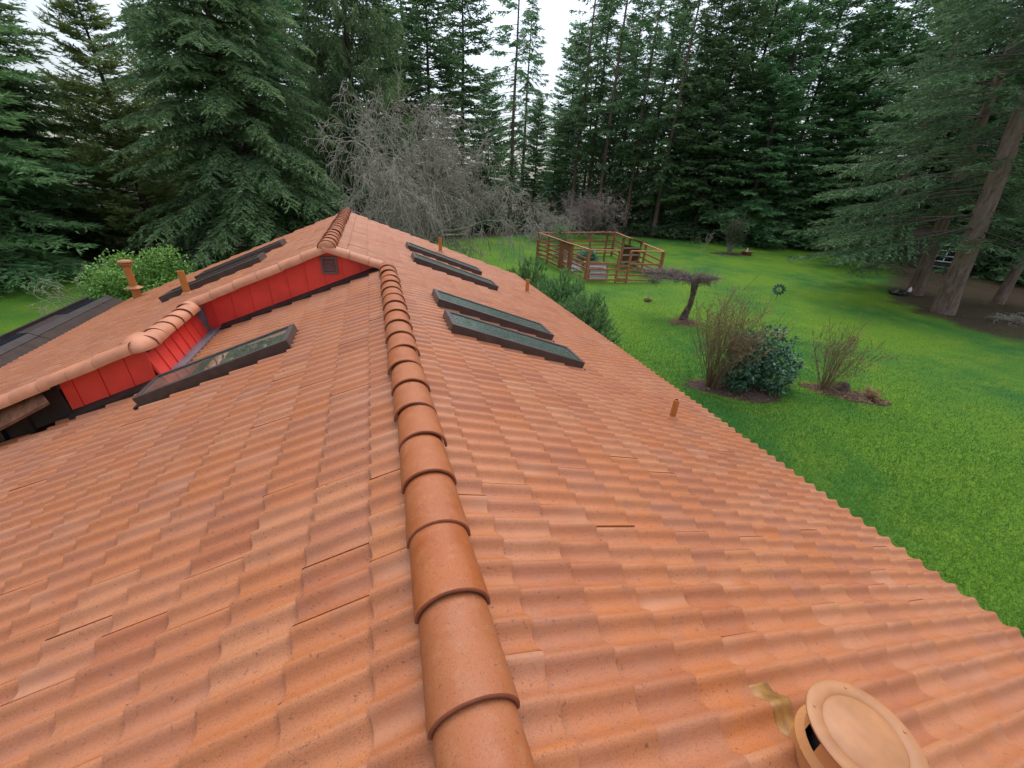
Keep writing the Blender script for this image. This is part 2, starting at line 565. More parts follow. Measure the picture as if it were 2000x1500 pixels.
def tile_arrays(near_at_zero):
    t = np.linspace(0, 1, tile_n + 1)
    ph = 2 * np.pi * 2 * (t - (.93 if near_at_zero else .07))   # the lap falls just behind a crest
    w = AMP * (np.cos(ph) + .18 * np.cos(2 * ph)) - AMP * 1.18
    lap = (.0008 if near_at_zero else .0022) * ((1 - t) if near_at_zero else t)
    y = t * (TW + .004) - .002
    x0, xm, x1 = -(EXP + .03), -.012, 0.0
    rows = []
    rows.append(np.stack([np.full_like(y, x0), y, w + lap - LIFT], 1))
    rows.append(np.stack([np.full_like(y, xm), y, w + lap - .0005], 1))
    rows.append(np.stack([np.full_like(y, x1), y, w + lap - .004], 1))        # rounded nose
    rows.append(np.stack([np.full_like(y, x1), y, w + lap - .004], 1))
    rows.append(np.stack([np.full_like(y, x1 - .004), y, w + lap - .034], 1))
    V = np.concatenate(rows)
    k = tile_n + 1
    F = []; sm = []
    for r0 in (0, 1, 3):
        for i in range(tile_n):
            F.append((r0 * k + i, (r0 + 1) * k + i, (r0 + 1) * k + i + 1, r0 * k + i + 1)); sm.append(True)
    # side lips
    b = len(V)
    for col in (0, tile_n):
        p = V[[col, 2 * k + col]]
        q = p - [0, 0, .014]
        V = np.concatenate([V, p, q])
        F.append((b, b + 2, b + 3, b + 1) if col else (b, b + 1, b + 3, b + 2)); sm.append(False)
        b += 4
    return V, np.array(F), sm


TA = {True: tile_arrays(True), False: tile_arrays(False)}
tile_me = {k: np_mesh('tile', TA[k][0], [TA[k][1]], M['tile'], TA[k][2]) for k in TA}


def project(p):
    d = p - CAM; z = d.dot(FW)
    if z < .05: return None
    return (.5 + FPX * d.dot(RT) / z, .5 - FPX * d.dot(UP) / z * 4 / 3)


def roof_tiles():
    out = {'R': [], 'L': [], 'F': []}
    for key, sl, courses in (('R', RS, [VE - k * EXP for k in range(18)]), ('L', LS, [EXP * (k + 1) for k in range(16)]), ('F', FS, [EXP * (k + 1) for k in range(20)])):
        for ci, v in enumerate(courses):
            off = (ci % 2) * TW / 2
            ny = int((Y1 - Y0) / TW) + 2
            for i in range(ny):
                ya = Y0 + off + i * TW - TW / 2
                yb = ya + TW
                xc = sl.x0 + sl.d.x * (v - EXP / 2)
                if yb > Y1 + .16 or ya < Y0 - .2: continue
                if key == 'R' and v < EXP * .5 and ya < WALL_Y - .02: continue
                if key == 'L' and yb > (WALL_Y - .02 if xc > JOG_X + .25 else (WALL2_Y - .02 if xc < JOG_X - .12 else -9)):
                    if not (JOG_X - .12 <= xc <= JOG_X + .25 and yb < WALL2_Y - .02): continue
                if key == 'F' and ya < (WALL_Y - .01 if xc > JOG_X - .1 else WALL2_Y - .01): continue
                jit = [random.gauss(0, 1) for _ in range(5)]
                m = Matrix(((sl.d.x, sl.e.x, sl.n.x, 0), (sl.d.y, sl.e.y, sl.n.y, 0), (sl.d.z, sl.e.z, sl.n.z, 0), (0, 0, 0, 1)))
                y_org = ya if sl.side > 0 else yb
                o = sl.P(v + .003 * jit[0], y_org + .0012 * jit[1], .001 * jit[2])
                rise = .0013 * jit[3] if random.random() < (.88 if sl.side > 0 else .78) else .007 * abs(jit[3])
                m = Matrix.Translation(o) @ m @ Matrix.Rotation(rise / TW * (-1 if sl.side > 0 else 1), 4, 'X') @ Matrix.Rotation(.004 * jit[4], 4, 'Z') @ Matrix.Rotation(.0035 * random.gauss(0, 1), 4, 'Y')
                # size in the picture
                q = [project(m @ Vector(c)) for c in ((0, 0, 0), (-EXP, 0, 0), (-EXP, TW, 0), (0, TW, 0))]
                area = 0
                if all(q):
                    cx = sum(p[0] for p in q) / 4; cy = sum(p[1] for p in q) / 4
                    if -.02 < cx < 1.02 and -.02 < cy < 1.03:
                        area = abs(sum(q[a][0] * q[(a + 1) % 4][1] - q[(a + 1) % 4][0] * q[a][1] for a in range(4))) / 2
                out[key].append((area, m))
    allt = sorted([(a, k, i) for k in out for i, (a, _) in enumerate(out[k])], reverse=True)
    single = set((k, i) for a, k, i in allt[:300])
    return out, single


def slope_deck(name, quads, label):
    mb = MB()
    for sl, v0, v1, ya, yb in quads:
        lo = -.075
        a = [sl.P(v0, ya, lo), sl.P(v1, ya, lo), sl.P(v1, yb, lo), sl.P(v0, yb, lo)]
        b = [p - sl.n * .10 for p in a]
        mb.add(a + b, [(0, 1, 2, 3), (7, 6, 5, 4), (0, 4, 5, 1), (1, 5, 6, 2), (2, 6, 7, 3), (3, 7, 4, 0)])
    o = mb.build(name, M['deck'], house, HINV)
    o['label'] = label
    return o


vx = lambda sl, x: abs(x - sl.x0) * sl.c
deck = {
    'R': slope_deck('roof_slope', [(RS, .02, VE - .03, Y0, WALL_Y), (RS, -.98 * RS.c * .999, VE - .03, WALL_Y + .002, Y1)], 'terracotta tiled slope down to the lawn side eave'),
    'L': slope_deck('roof_slope', [(LS, .02, vx(LS, JOG_X), Y0, WALL_Y), (LS, vx(LS, JOG_X) + .002, vx(LS, -5.19), Y0, WALL2_Y)], 'terracotta tiled slope left of the ridge in the foreground'),
    'F': slope_deck('roof_slope', [(FS, .04, vx(FS, JOG_X), WALL_Y + .002, Y1), (FS, vx(FS, JOG_X) + .002, EXP * 20 - .03, WALL2_Y + .002, Y1)], 'higher tiled slope behind the red wall'),
}
tiles, single = roof_tiles()
for key in ('R', 'L', 'F'):
    near0 = key == 'R'
    Vt, Ft, sm = TA[near0]
    Vs = []; Fs = []; b = 0
    for i, (a, m) in enumerate(tiles[key]):
        if (key, i) in single:
            o = bpy.data.objects.new('tile', tile_me[near0])
            link(o, deck[key]); o.matrix_local = m
        else:
            A = np.array(m)
            Vs.append(Vt @ A[:3, :3].T + A[:3, 3]); Fs.append(Ft + b); b += len(Vt)
    if Vs:
        me = np_mesh('roof_tiles', np.concatenate(Vs), [np.concatenate(Fs)], M['tile_far'], sm * len(Vs))
        o = bpy.data.objects.new('roof_tiles', me); link(o, deck[key]); o['kind'] = 'stuff'


# ---- barrel tiles on ridges and rakes
def barrel_mesh(name, L, a, b, taper, th, mats, n=16, down=.0):
    """half barrel along local +X (0 = open lower end with the lip, L = upper end), up = Z"""
    V = []; F = []; mi = []; sm = []
    def ring(x, k, dz=0.0):
        s = len(V)
        for i in range(n + 1):
            t = math.pi * i / n
            ct, st = math.cos(t), math.sin(t)
            V.append((x, -a * k * ct, b * k * st ** .92 + dz - (down * (abs(ct) ** 3))))
        return s
    r0 = ring(.006, 1.0); r1 = ring(.03, 1.0); r2 = ring(L * .5, 1 - taper * .5); r3 = ring(L, 1 - taper)
    def strip(p, q, m, smo=True):
        for i in range(n): F.append((p + i, p + i + 1, q + i + 1, q + i)); mi.append(m); sm.append(smo)
    strip(r0, r1, 0); strip(r1, r2, 0); strip(r2, r3, 0)
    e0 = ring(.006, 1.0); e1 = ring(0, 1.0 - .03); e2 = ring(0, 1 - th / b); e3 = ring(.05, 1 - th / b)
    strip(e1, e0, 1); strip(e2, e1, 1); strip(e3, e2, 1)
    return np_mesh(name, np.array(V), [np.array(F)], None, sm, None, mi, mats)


def lay_barrels(me, p0, p1, n_tiles, up=(0, 0, 1), jitter=.006, tilt=.03, name='ridge_tile', skip_last=False):
    p0 = Vector(p0); p1 = Vector(p1); d = (p1 - p0).normalized()
    side = Vector(up).cross(d).normalized(); u = d.cross(side)
    out = []
    for i in range(n_tiles):
        p = p0 + (p1 - p0) * (i / n_tiles)
        m = Matrix(((d.x, side.x, u.x, p.x), (d.y, side.y, u.y, p.y), (d.z, side.z, u.z, p.z), (0, 0, 0, 1)))
        m = m @ Matrix.Rotation(tilt, 4, 'Y') @ Matrix.Rotation(random.gauss(0, .006), 4, 'Z') @ Matrix.Rotation(random.gauss(0, .01), 4, 'X')
        m.translation += Vector((random.gauss(0, jitter), 0, random.gauss(0, jitter * .4)))
        o = bpy.data.objects.new(name, me)
        link(o, house); o.matrix_parent_inverse = HINV; o.matrix_basis = m
        out.append(o)
    return out


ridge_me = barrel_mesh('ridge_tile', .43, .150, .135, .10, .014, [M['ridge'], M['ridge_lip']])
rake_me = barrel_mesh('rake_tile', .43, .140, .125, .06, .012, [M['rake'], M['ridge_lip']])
RE = .372
# first tile lip so that the laps fall where they do in the picture
lay_barrels(ridge_me, (0, .645 - 8 * RE, -.135), (0, .645 + 18.7 * RE, -.135), 27)[0]
lay_barrels(ridge_me, (XR2, 7.62, ZR2 - .04), (XR2, 14.70, ZR2 - .04), 19)
# dome that closes the start of the upper ridge
mb = MB()
prof = [(.150 * math.cos(t), .150 * math.sin(t)) for t in np.linspace(0, math.pi / 2, 7)]
vs = []; fs = []
for j, (rr, hh) in enumerate(prof):
    for i in range(17):
        t = math.pi * i / 16
        vs.append((XR2 - rr * math.cos(t), 7.66 - hh * .55, ZR2 - .045 + rr * .9 * math.sin(t)))
for j in range(len(prof) - 1):
    for i in range(16):
        fs.append((j * 17 + i, j * 17 + i + 1, (j + 1) * 17 + i + 1, (j + 1) * 17 + i))
mb.add(vs, fs)
mb.build('ridge_end_cap', M['rake'], house, HINV, smooth=True)
hb = -.095
yb = WALL_Y - .05
lay_barrels(rake_me, (-3.12, yb, FS.zc(-3.12) + hb), (XR2 - .02, yb, ZR2 + hb - .01), 6, name='rake_tile', tilt=.02)
lay_barrels(rake_me, (-.02, yb, RS.z0 + hb + .02), (XR2 + .03, yb, ZR2 + hb - .01), 3, name='rake_tile', tilt=.02)
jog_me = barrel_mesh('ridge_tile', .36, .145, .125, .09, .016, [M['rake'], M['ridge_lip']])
lay_barrels(jog_me, (JOG_X, WALL2_Y + .12, FS.zc(JOG_X) + hb - .01), (JOG_X, WALL_Y - .02, FS.zc(JOG_X) + hb - .01), 6, tilt=.03)
# dome that closes the near end of the jog
vs = []; fs = []
for j, t_ in enumerate(np.linspace(0, math.pi / 2, 7)):
    for i in range(17):
        t = math.pi * i / 16
        vs.append((JOG_X - .045 - (.215 if math.cos(t) > 0 else .192) * math.cos(t_) * math.cos(t), WALL2_Y + .22 - .36 * math.sin(t_), FS.zc(JOG_X) + hb - .03 + .158 * math.cos(t_) * math.sin(t)))
for j in range(6):
    for i in range(16):
        fs.append((j * 17 + i, j * 17 + i + 1, (j + 1) * 17 + i + 1, (j + 1) * 17 + i))
MB().add(vs, fs).build('ridge_end_cap', M['rake'], house, HINV, smooth=True)
yb2 = WALL2_Y - .05
lay_barrels(rake_me, (-5.35, yb2, FS.zc(-5.35) + hb), (JOG_X - .12, yb2, FS.zc(JOG_X - .12) + hb), 7, name='rake_tile', tilt=.02)
# far gable edge trim under the tile ends
MB().bar((XR2 + .01, Y1 + .06, ZR2 - .12), (4.85, Y1 + .06, RS.zc(4.85) - .12), .05, .12).build('rake_board', M['brown'], house, HINV)
MB().bar((XR2 - .01, Y1 + .06, ZR2 - .12), (-7.3, Y1 + .06, FS.zc(-7.3) - .12), .05, .12).build('rake_board', M['brown'], house, HINV)
MB().box(4.80, 4.83, Y0, Y1 + .03, RS.zc(4.8) - .24, RS.zc(4.8) - .07).build('fascia', M['brown'], house, HINV)

# ---- red metal walls, each pan a piece of its own
def pan(x0, x1, y, zb, zt, name='red_panel'):
    """trapezoid pan facing -Y with a raised seam on its right edge"""
    mb = MB()
    a = [(x0 + .004, y, zb(x0)), (x1 - .004, y, zb(x1)), (x1 - .004, y, zt(x1)), (x0 + .004, y, zt(x0))]
    b = [(p[0], y + .03, p[2]) for p in a]
    mb.add(a + b, [(0, 1, 2, 3), (0, 4, 5, 1), (1, 5, 6, 2), (2, 6, 7, 3), (3, 7, 4, 0)])
    mb.add([(x1 - .016, y - .014, zb(x1)), (x1 + .002, y - .014, zb(x1)), (x1 + .002, y - .014, zt(x1)), (x1 - .016, y - .014, zt(x1)),
            (x1 - .016, y + .002, zb(x1)), (x1 + .002, y + .002, zb(x1)), (x1 + .002, y + .002, zt(x1)), (x1 - .016, y + .002, zt(x1))],
           [(0, 1, 2, 3), (0, 4, 5, 1), (1, 5, 6, 2), (2, 6, 7, 3), (3, 7, 4, 0)])
    return mb.build(name, M['red'], house, HINV)


zb1 = lambda x: LS.zc(x) - .03
zt1 = lambda x: (FS.zc(x) if x < XR2 else RS.z0 - S1 * x) - .07
xs = [-3.02, -2.86, -2.56, -2.26, -1.96, -1.66, -1.36, -1.06, -.76, -.46, -.16]
for a, b in zip(xs[:-1], xs[1:]): pan(a, b, WALL_Y, zb1, zt1)
zt2 = lambda x: FS.zc(x) - .11
xs = [-4.06, -3.92, -3.62, -3.32, -3.06]
for a, b in zip(xs[:-1], xs[1:]): pan(a, b, WALL2_Y, zb1, zt2)
# side wall of the jog, leaning back a little
ysd = np.linspace(WALL2_Y + .004, WALL_Y - .16, 8)
for a, b in zip(ysd[:-1], ysd[1:]):
    mb = MB()
    xb, xt = -2.985, -3.13
    zbb, ztt = LS.zc(xb) - .0, FS.zc(JOG_X) - .05
    mb.add([(xb, a + .004, zbb), (xb, b - .004, zbb), (xt, b - .004, ztt), (xt, a + .004, ztt), (xb - .03, a + .004, zbb), (xb - .03, b - .004, zbb), (xt - .03, b - .004, ztt), (xt - .03, a + .004, ztt)],
           [(0, 1, 2, 3), (0, 4, 5, 1), (1, 5, 6, 2), (2, 6, 7, 3), (3, 7, 4, 0)])
    n = Vector((ztt - zbb, 0, xb - xt)).normalized()
    mb.bar(Vector((xb, b, zbb)) + n * .004, Vector((xt, b, ztt)) + n * .004, .018, .022, up=n)
    mb.build('red_panel', M['red'], house, HINV)
# grey flashing in the inner corner and the valley
MB().box(-3.13, -2.99, WALL_Y - .155, WALL_Y - .004, LS.zc(-3.0) - .03, FS.zc(JOG_X) - .06).build('corner_flashing', M['grey_flash'], house, HINV)
mb = MB()
ya, yb_ = WALL2_Y - .35, WALL_Y - .01
a = [(-2.99, ya, LS.zc(-2.99) + .012), (-2.80, ya, LS.zc(-2.80) + .008), (-2.80, yb_, LS.zc(-2.80) + .008), (-2.99, yb_, LS.zc(-2.99) + .012)]
mb.add(a + [(p[0], p[1], p[2] - .03) for p in a], [(0, 1, 2, 3), (0, 4, 5, 1), (1, 5, 6, 2), (2, 6, 7, 3), (3, 7, 4, 0)])
mb.build('valley_flashing', M['grey_flash'], house, HINV)
# dark apron along the foot of the far wall and the near wall
for x0, x1, y in ((-2.80, -.12, WALL_Y), (-4.05, -3.0, WALL2_Y)):
    mb = MB()
    a = [(x0, y - .13, LS.zc(x0) - .002), (x1, y - .13, LS.zc(x1) - .002), (x1, y - .003, LS.zc(x1) + .035), (x0, y - .003, LS.zc(x0) + .035)]
    mb.add(a + [(p[0], p[1] + .001, p[2] - .05) for p in a], [(0, 1, 2, 3), (0, 4, 5, 1), (1, 5, 6, 2), (2, 6, 7, 3), (3, 7, 4, 0)])
    mb.build('wall_flashing', M['brown'], house, HINV)
# louvre
lx0, lx1, lz0, lz1, ly = -1.085, -.825, -.245, .045, WALL_Y - .035
mb = MB()
mb.box(lx0, lx1, ly, ly + .05, lz1 - .035, lz1); mb.box(lx0, lx1, ly, ly + .05, lz0, lz0 + .035)
mb.box(lx0, lx0 + .035, ly + .001, ly + .05, lz0 + .035, lz1 - .035); mb.box(lx1 - .035, lx1, ly + .001, ly + .05, lz0 + .035, lz1 - .035)
louvre = mb.build('louvre_vent', simple('louvre brown', (.13, .085, .08), .5), house, HINV)
MB().box(lx0 + .03, lx1 - .03, ly + .036, ly + .042, lz0 + .03, lz1 - .03).build('vent_back', M['vent_dark'], louvre)
for i in range(4):
    z = lz0 + .065 + i * .053
    MB().add([(lx0 + .035, ly + .004, z - .012), (lx1 - .035, ly + .004, z - .012), (lx1 - .035, ly + .034, z + .022), (lx0 + .035, ly + .034, z + .022),
              (lx0 + .035, ly + .008, z - .016), (lx1 - .035, ly + .008, z - .016), (lx1 - .035, ly + .036, z + .014), (lx0 + .035, ly + .036, z + .014)],
             [(0, 1, 2, 3), (0, 4, 5, 1), (4, 7, 6, 5), (2, 6, 7, 3)]).build('slat', louvre.data.materials[0], louvre)
# brown end of the near wall with its weathered hood
MB().add([(-5.3, WALL2_Y, zb1(-5.3)), (-4.062, WALL2_Y, zb1(-4.062)), (-4.10, WALL2_Y, zt2(-4.10)), (-5.3, WALL2_Y, zt2(-5.3)),
          (-5.3, WALL2_Y + .03, zb1(-5.3)), (-4.062, WALL2_Y + .03, zb1(-4.062)), (-4.10, WALL2_Y + .03, zt2(-4.10)), (-5.3, WALL2_Y + .03, zt2(-5.3))],
         [(0, 1, 2, 3), (1, 5, 6, 2), (2, 6, 7, 3), (3, 7, 4, 0)]).build('brown_panel', M['brown'], house, HINV)
MB().box(-5.3, -4.50, WALL2_Y - .03, WALL2_Y - .002, LS.zc(-4.5) - .3, LS.zc(-4.5) + .20).build('brown_panel', M['brown_pale'], house, HINV)
MB().box(-5.4, -4.76, WALL2_Y - .10, WALL2_Y - .032, LS.zc(-4.8) - .35, LS.zc(-4.76) + .18).build('dark_pane', M['blackglass'], house, HINV)
h0 = Vector((-4.26, WALL2_Y - .02, -1.17)); h1 = Vector((-4.06, WALL2_Y - .26, -1.26)); dd = Vector((-1, 0, -.52))
t = Vector((0, 0, -.035))
q = [h0, h1, h1 + dd * 1.2, h0 + dd * 1.2]
MB().add(q + [p + t for p in q], [(0, 3, 2, 1), (4, 5, 6, 7), (0, 1, 5, 4), (1, 2, 6, 5), (2, 3, 7, 6), (3, 0, 4, 7)]).build('hood', M['rust'], house, HINV)

# ---- skylights
def skylight(sl, v0, v1, ya, yb, glass, h=.092):
    lo, w = -.05, .05
    def blk(mb, va, vb, a, b, l, t):
        c = [sl.P(va, a, l), sl.P(vb, a, l), sl.P(vb, b, l), sl.P(va, b, l), sl.P(va, a, t), sl.P(vb, a, t), sl.P(vb, b, t), sl.P(va, b, t)]
        mb.add(c, [(0, 3, 2, 1), (4, 5, 6, 7), (0, 1, 5, 4), (1, 2, 6, 5), (2, 3, 7, 6), (3, 0, 4, 7)])
    mb = MB()
    blk(mb, v0, v1, ya, ya + w, lo, h); blk(mb, v0, v1, yb - w, yb, lo, h)
    blk(mb, v0, v0 + w + .02, ya + w, yb - w, lo, h - .002); blk(mb, v1 - w, v1, ya + w, yb - w, lo, h - .002)
    fr = mb.build('skylight', M['frame'], house, HINV, bevel=.006)
    mb = MB(); blk(mb, v0 + w + .021, v1 - w - .001, ya + w + .001, yb - w - .001, h - .035, h - .018)
    mb.build('pane', glass, fr)
    mb = MB(); blk(mb, v1 + .001, v1 + .07, ya + .01, yb - .01, lo, -.016); mb.build('flashing', M['brown'], fr)
    return fr


skylight(RS, .675, 2.735, 4.74, 5.365, M['glass'])
skylight(RS, .675, 2.735, 5.90, 6.525, M['glass'])
skylight(RS, .635, 2.70, 9.25, 9.88, M['glass'])
skylight(RS, .635, 2.70, 10.9, 11.52, M['glass'])
skylight(LS, 1.345, 3.16, 5.12, 5.74, M['glass_clean'])
skylight(FS, 1.60, 3.66, 9.55, 10.15, M['glass_clean'])
skylight(FS, 1.45, 3.55, 11.2, 11.8, M['glass_clean'])

# ---- pipes through the roof
def pipe(x, y, sl, h, r):
    z = sl.zc(x)
    mb = MB()
    mb.lathe([(r * .78, h - .04), (r * .78, h), (r, h), (r, h * .55), (r * 1.06, h * .55), (r * 1.06, -.1)], (x, y, z), 16)
    o = mb.build('vent_pipe', M['orange_pipe'], house, HINV, smooth=True)
    MB().lathe([(0, 0), (r * .78, 0)], (x, y, z + h - .06), 16).build('pipe_bore', M['vent_dark'], o)
    MB().lathe([(r * 1.07, .03), (r * 1.9, -.02), (r * 2.1, -.06)], (x, y, z), 16).build('pipe_boot', M['rake'], o, smooth=True)
    return o


pipe(3.40, 3.65, RS, .27, .038)
pipe(3.90, 10.86, RS, .36, .05)
pipe(1.73, 12.94, RS, .42, .05)
pipe(-3.72, 9.2, FS, .42, .055)
cx, cy = -6.75, 13.9
cz = FS.zc(cx)
mb = MB(); mb.lathe([(.085, .92), (.085, .30), (.095, .30), (.11, -.15)], (cx, cy, cz), 18)
flue = mb.build('flue_pipe', M['orange_pipe'], house, HINV, smooth=True)
MB().lathe([(.086, .31), (.2, .26), (.2, .245), (.09, .24)], (cx, cy, cz), 20).build('storm_collar', M['vent_tan'], flue, smooth=True)
MB().lathe([(0, 1.02), (.15, 1.0), (.17, .97), (.17, .955), (.13, .95), (.13, .925), (.165, .92), (.165, .90), (.13, .87), (.086, .86)], (cx, cy, cz), 20).build('flue_cap', M['vent_tan'], flue, smooth=True)

# ---- big round exhaust cap close to the lens
vx0, vy0, vz = 1.385, .265, -.34
mb = MB()
mb.lathe([(0, .0), (.118, .0), (.128, -.006), (.138, .001), (.176, .001), (.182, -.003), (.182, -.010), (.178, -.014), (.0, -.014)], (vx0, vy0, vz), 56)
cap = mb.build('exhaust_cap', M['vent_tan'], house, HINV, smooth=True)
mb = MB()
n = 40
for k in range(n):
    a0 = 2 * math.pi * k / n; a1 = 2 * math.pi * (k + 1) / n
    a0 -= .72; a1 -= .72
    slot = (k % 10) in (0, 1, 2)
    zt = vz - .014
    def q4(za, zb_, r0=.150, r1=.150):
        mb.add([(vx0 + r0 * math.cos(a0), vy0 + r0 * math.sin(a0), za), (vx0 + r0 * math.cos(a1), vy0 + r0 * math.sin(a1), za),
                (vx0 + r1 * math.cos(a1), vy0 + r1 * math.sin(a1), zb_), (vx0 + r1 * math.cos(a0), vy0 + r1 * math.sin(a0), zb_)], [(0, 1, 2, 3)])
    if not slot: q4(vz - .12, zt)
    q4(vz - .155, vz - .12, .172, .150); q4(vz - .34, vz - .155, .155, .155); q4(vz - .155, vz - .15501, .155, .172)
mb.build('vent_body', simple('vent body tan', (.50, .235, .085), .45, .08, 7), cap)
MB().lathe([(.120, -.35), (.120, -.016)], (vx0, vy0, vz), 24).build('vent_core', M['vent_dark'], cap)
for k in range(5):
    a = 1.0 + k * 1.26
    MB().lathe([(0, .004), (.004, .003), (.005, 0)], (vx0 + .157 * math.cos(a), vy0 + .157 * math.sin(a), vz + .001), 8).build('rivet', M['vent_tan'], cap)
# coated metal apron that shows between two courses above the vent
def wave_at(y):                                       # crest height of the tile field along the eave
    ph = 2 * math.pi * 2 * ((y - (Y0 - TW / 2)) / TW - .93)
    return AMP * (math.cos(ph) + .18 * math.cos(2 * ph)) - AMP * 1.18
mb = MB()
ysn = np.linspace(.05, .60, 56)
kcourse = 11
v_low = VE - kcourse * EXP
rows = []
for y in ysn:
    rows.append([RS.P(v_low - .0 + dv, y, wave_at(y) + .010 - LIFT * (1 - dv / EXP)) for dv in (.002, .07, .15)])
vs = [p for r_ in rows for p in r_]; fs = []
for i in range(len(ysn) - 1):
    for j in range(2):
        fs.append((i * 3 + j, i * 3 + j + 1, (i + 1) * 3 + j + 1, (i + 1) * 3 + j))
mb.add(vs, fs)
ap = mb.build('coated_apron', M['mustard'], house, HINV, smooth=True)
sm_ = ap.modifiers.new('thickness', 'SOLIDIFY'); sm_.thickness = .003; sm_.offset = -1

# ---- walls under the eaves
def wall(name, x0, x1, y0, y1, z1):
    MB().box(x0, x1, y0, y1, GZ - .05, z1).build(name, M['siding'], house, HINV)


wall('wall', 4.05, 4.25, Y0 + .1, Y1 - .5, RS.zc(4.25) - .2)
wall('wall', -6.6, -6.4, WALL2_Y + .5, Y1 - .5, FS.zc(-6.6) - .2)
MB().add([(4.05, Y1 - .55, GZ - .05), (4.05, Y1 - .55, RS.zc(4.05) - .2), (XR2, Y1 - .55, ZR2 - .2), (-6.4, Y1 - .55, FS.zc(-6.4) - .2), (-6.4, Y1 - .55, GZ - .05)],
         [(0, 1, 2, 3, 4)]).build('gable_wall', M['siding'], house, HINV)

# ---- glazed patio cover along the left eave
PL = Vector((-7.9, 11, GZ))
patio = empty('patio_cover', PL)
tag(patio, 'low brown metal patio cover with dark panels along the left eave', 'patio cover')
PINV = Matrix.Translation(-PL)
def prism(name, pts, y0, y1, mat):
    n = len(pts)
    vs = [(x, y0, z) for x, z in pts] + [(x, y1, z) for x, z in pts]
    fs = [tuple(range(n)), tuple(range(2 * n - 1, n - 1, -1))] + [(i, i + n, (i + 1) % n + n, (i + 1) % n) for i in range(n)]
    return MB().add(vs, fs).build(name, mat, patio, PINV)


ysec = [5.9, 8.75, 11.6, 14.9]
for i, (a, b) in enumerate(zip(ysec[:-1], ysec[1:])):
    e = .0 if i % 2 else .012
    prism('fascia_sheet', [(-7.34, -2.60), (-7.80, -2.42 + e), (-7.80, -2.46 + e), (-7.34, -2.64)], a, b - .004, M['brown_pale'])
    prism('cap_sheet', [(-7.802, -2.41 + e), (-7.95, -2.33 + e), (-8.00, -2.43), (-7.85, -2.50)], a, b - .004, M['brown'])
for i in range(6):
    a = 5.9 + i * 1.5
    prism('glazing_panel', [(-8.02, -2.40), (-8.40, -2.43), (-8.40, -2.46), (-8.02, -2.43)], a, a + 1.46, M['blackglass'] if i % 2 else M['brown'])
prism('front_rail', [(-8.41, -2.36), (-8.46, -2.36), (-8.46, -2.54), (-8.41, -2.54)], 5.9, 14.9, M['brown'])
for y in (6.0, 9.0, 12.0, 14.8):
    MB().box(-8.46, -8.37, y - .045, y + .045, GZ - .02, -2.541).build('post', M['brown'], patio, PINV)
# ------------------------------------------------------------------ vegetation builders
def norm(a):
    return a / np.maximum(np.linalg.norm(a, axis=-1, keepdims=True), 1e-9)


def blades(P, D, L, W, rg, flat=None, tint=None, tip=None):
    """one slim triangle per row: base P, direction D, length L, width W"""
    n = len(P)
    R = rg.normal(size=(n, 3))
    if flat is not None: R = R * (1 - flat) + np.array([0, 0, 1.0]) * flat
    S = norm(np.cross(D, R)) * (W * .5)[:, None]
    V = np.empty((n, 3, 3))
    V[:, 0] = P - S; V[:, 1] = P + S; V[:, 2] = P + D * L[:, None]
    F = np.arange(n * 3).reshape(n, 3)
    at = {'tint': np.repeat(tint, 3), 'tip': np.repeat(tip, 3)}
    return V.reshape(-1, 3), F, at


def tubes(polys, sides=4):
    """polys: list of (pts (k,3), radii (k,)) -> arrays"""
    V = []; F = []; b = 0
    by = {}
    for p, r in polys: by.setdefault(len(p), []).append((p, r))
    for k, lst in by.items():
        P = np.array([p for p, _ in lst]); R = np.array([r for _, r in lst])
        m = len(P)
        D = np.empty_like(P); D[:, 1:-1] = P[:, 2:] - P[:, :-2]; D[:, 0] = P[:, 1] - P[:, 0]; D[:, -1] = P[:, -1] - P[:, -2]
        D = norm(D)
        A = np.cross(D, np.array([.13, .21, 1.0])); bad = np.linalg.norm(A, axis=-1) < .05
        A[bad] = np.cross(D[bad], np.array([1.0, 0, .1])); A = norm(A); B = np.cross(D, A)
        th = np.arange(sides) * 2 * np.pi / sides
        ring = P[:, :, None, :] + R[:, :, None, None] * (A[:, :, None, :] * np.cos(th)[None, None, :, None] + B[:, :, None, :] * np.sin(th)[None, None, :, None])
        V.append(ring.reshape(-1, 3))
        mi, ki, si = np.meshgrid(np.arange(m), np.arange(k - 1), np.arange(sides), indexing='ij')
        base = b + mi * k * sides + ki * sides
        s2 = (si + 1) % sides
        F.append(np.stack([base + si, base + s2, base + sides + s2, base + sides + si], -1).reshape(-1, 4))
        b += m * k * sides
    return np.concatenate(V), np.concatenate(F)


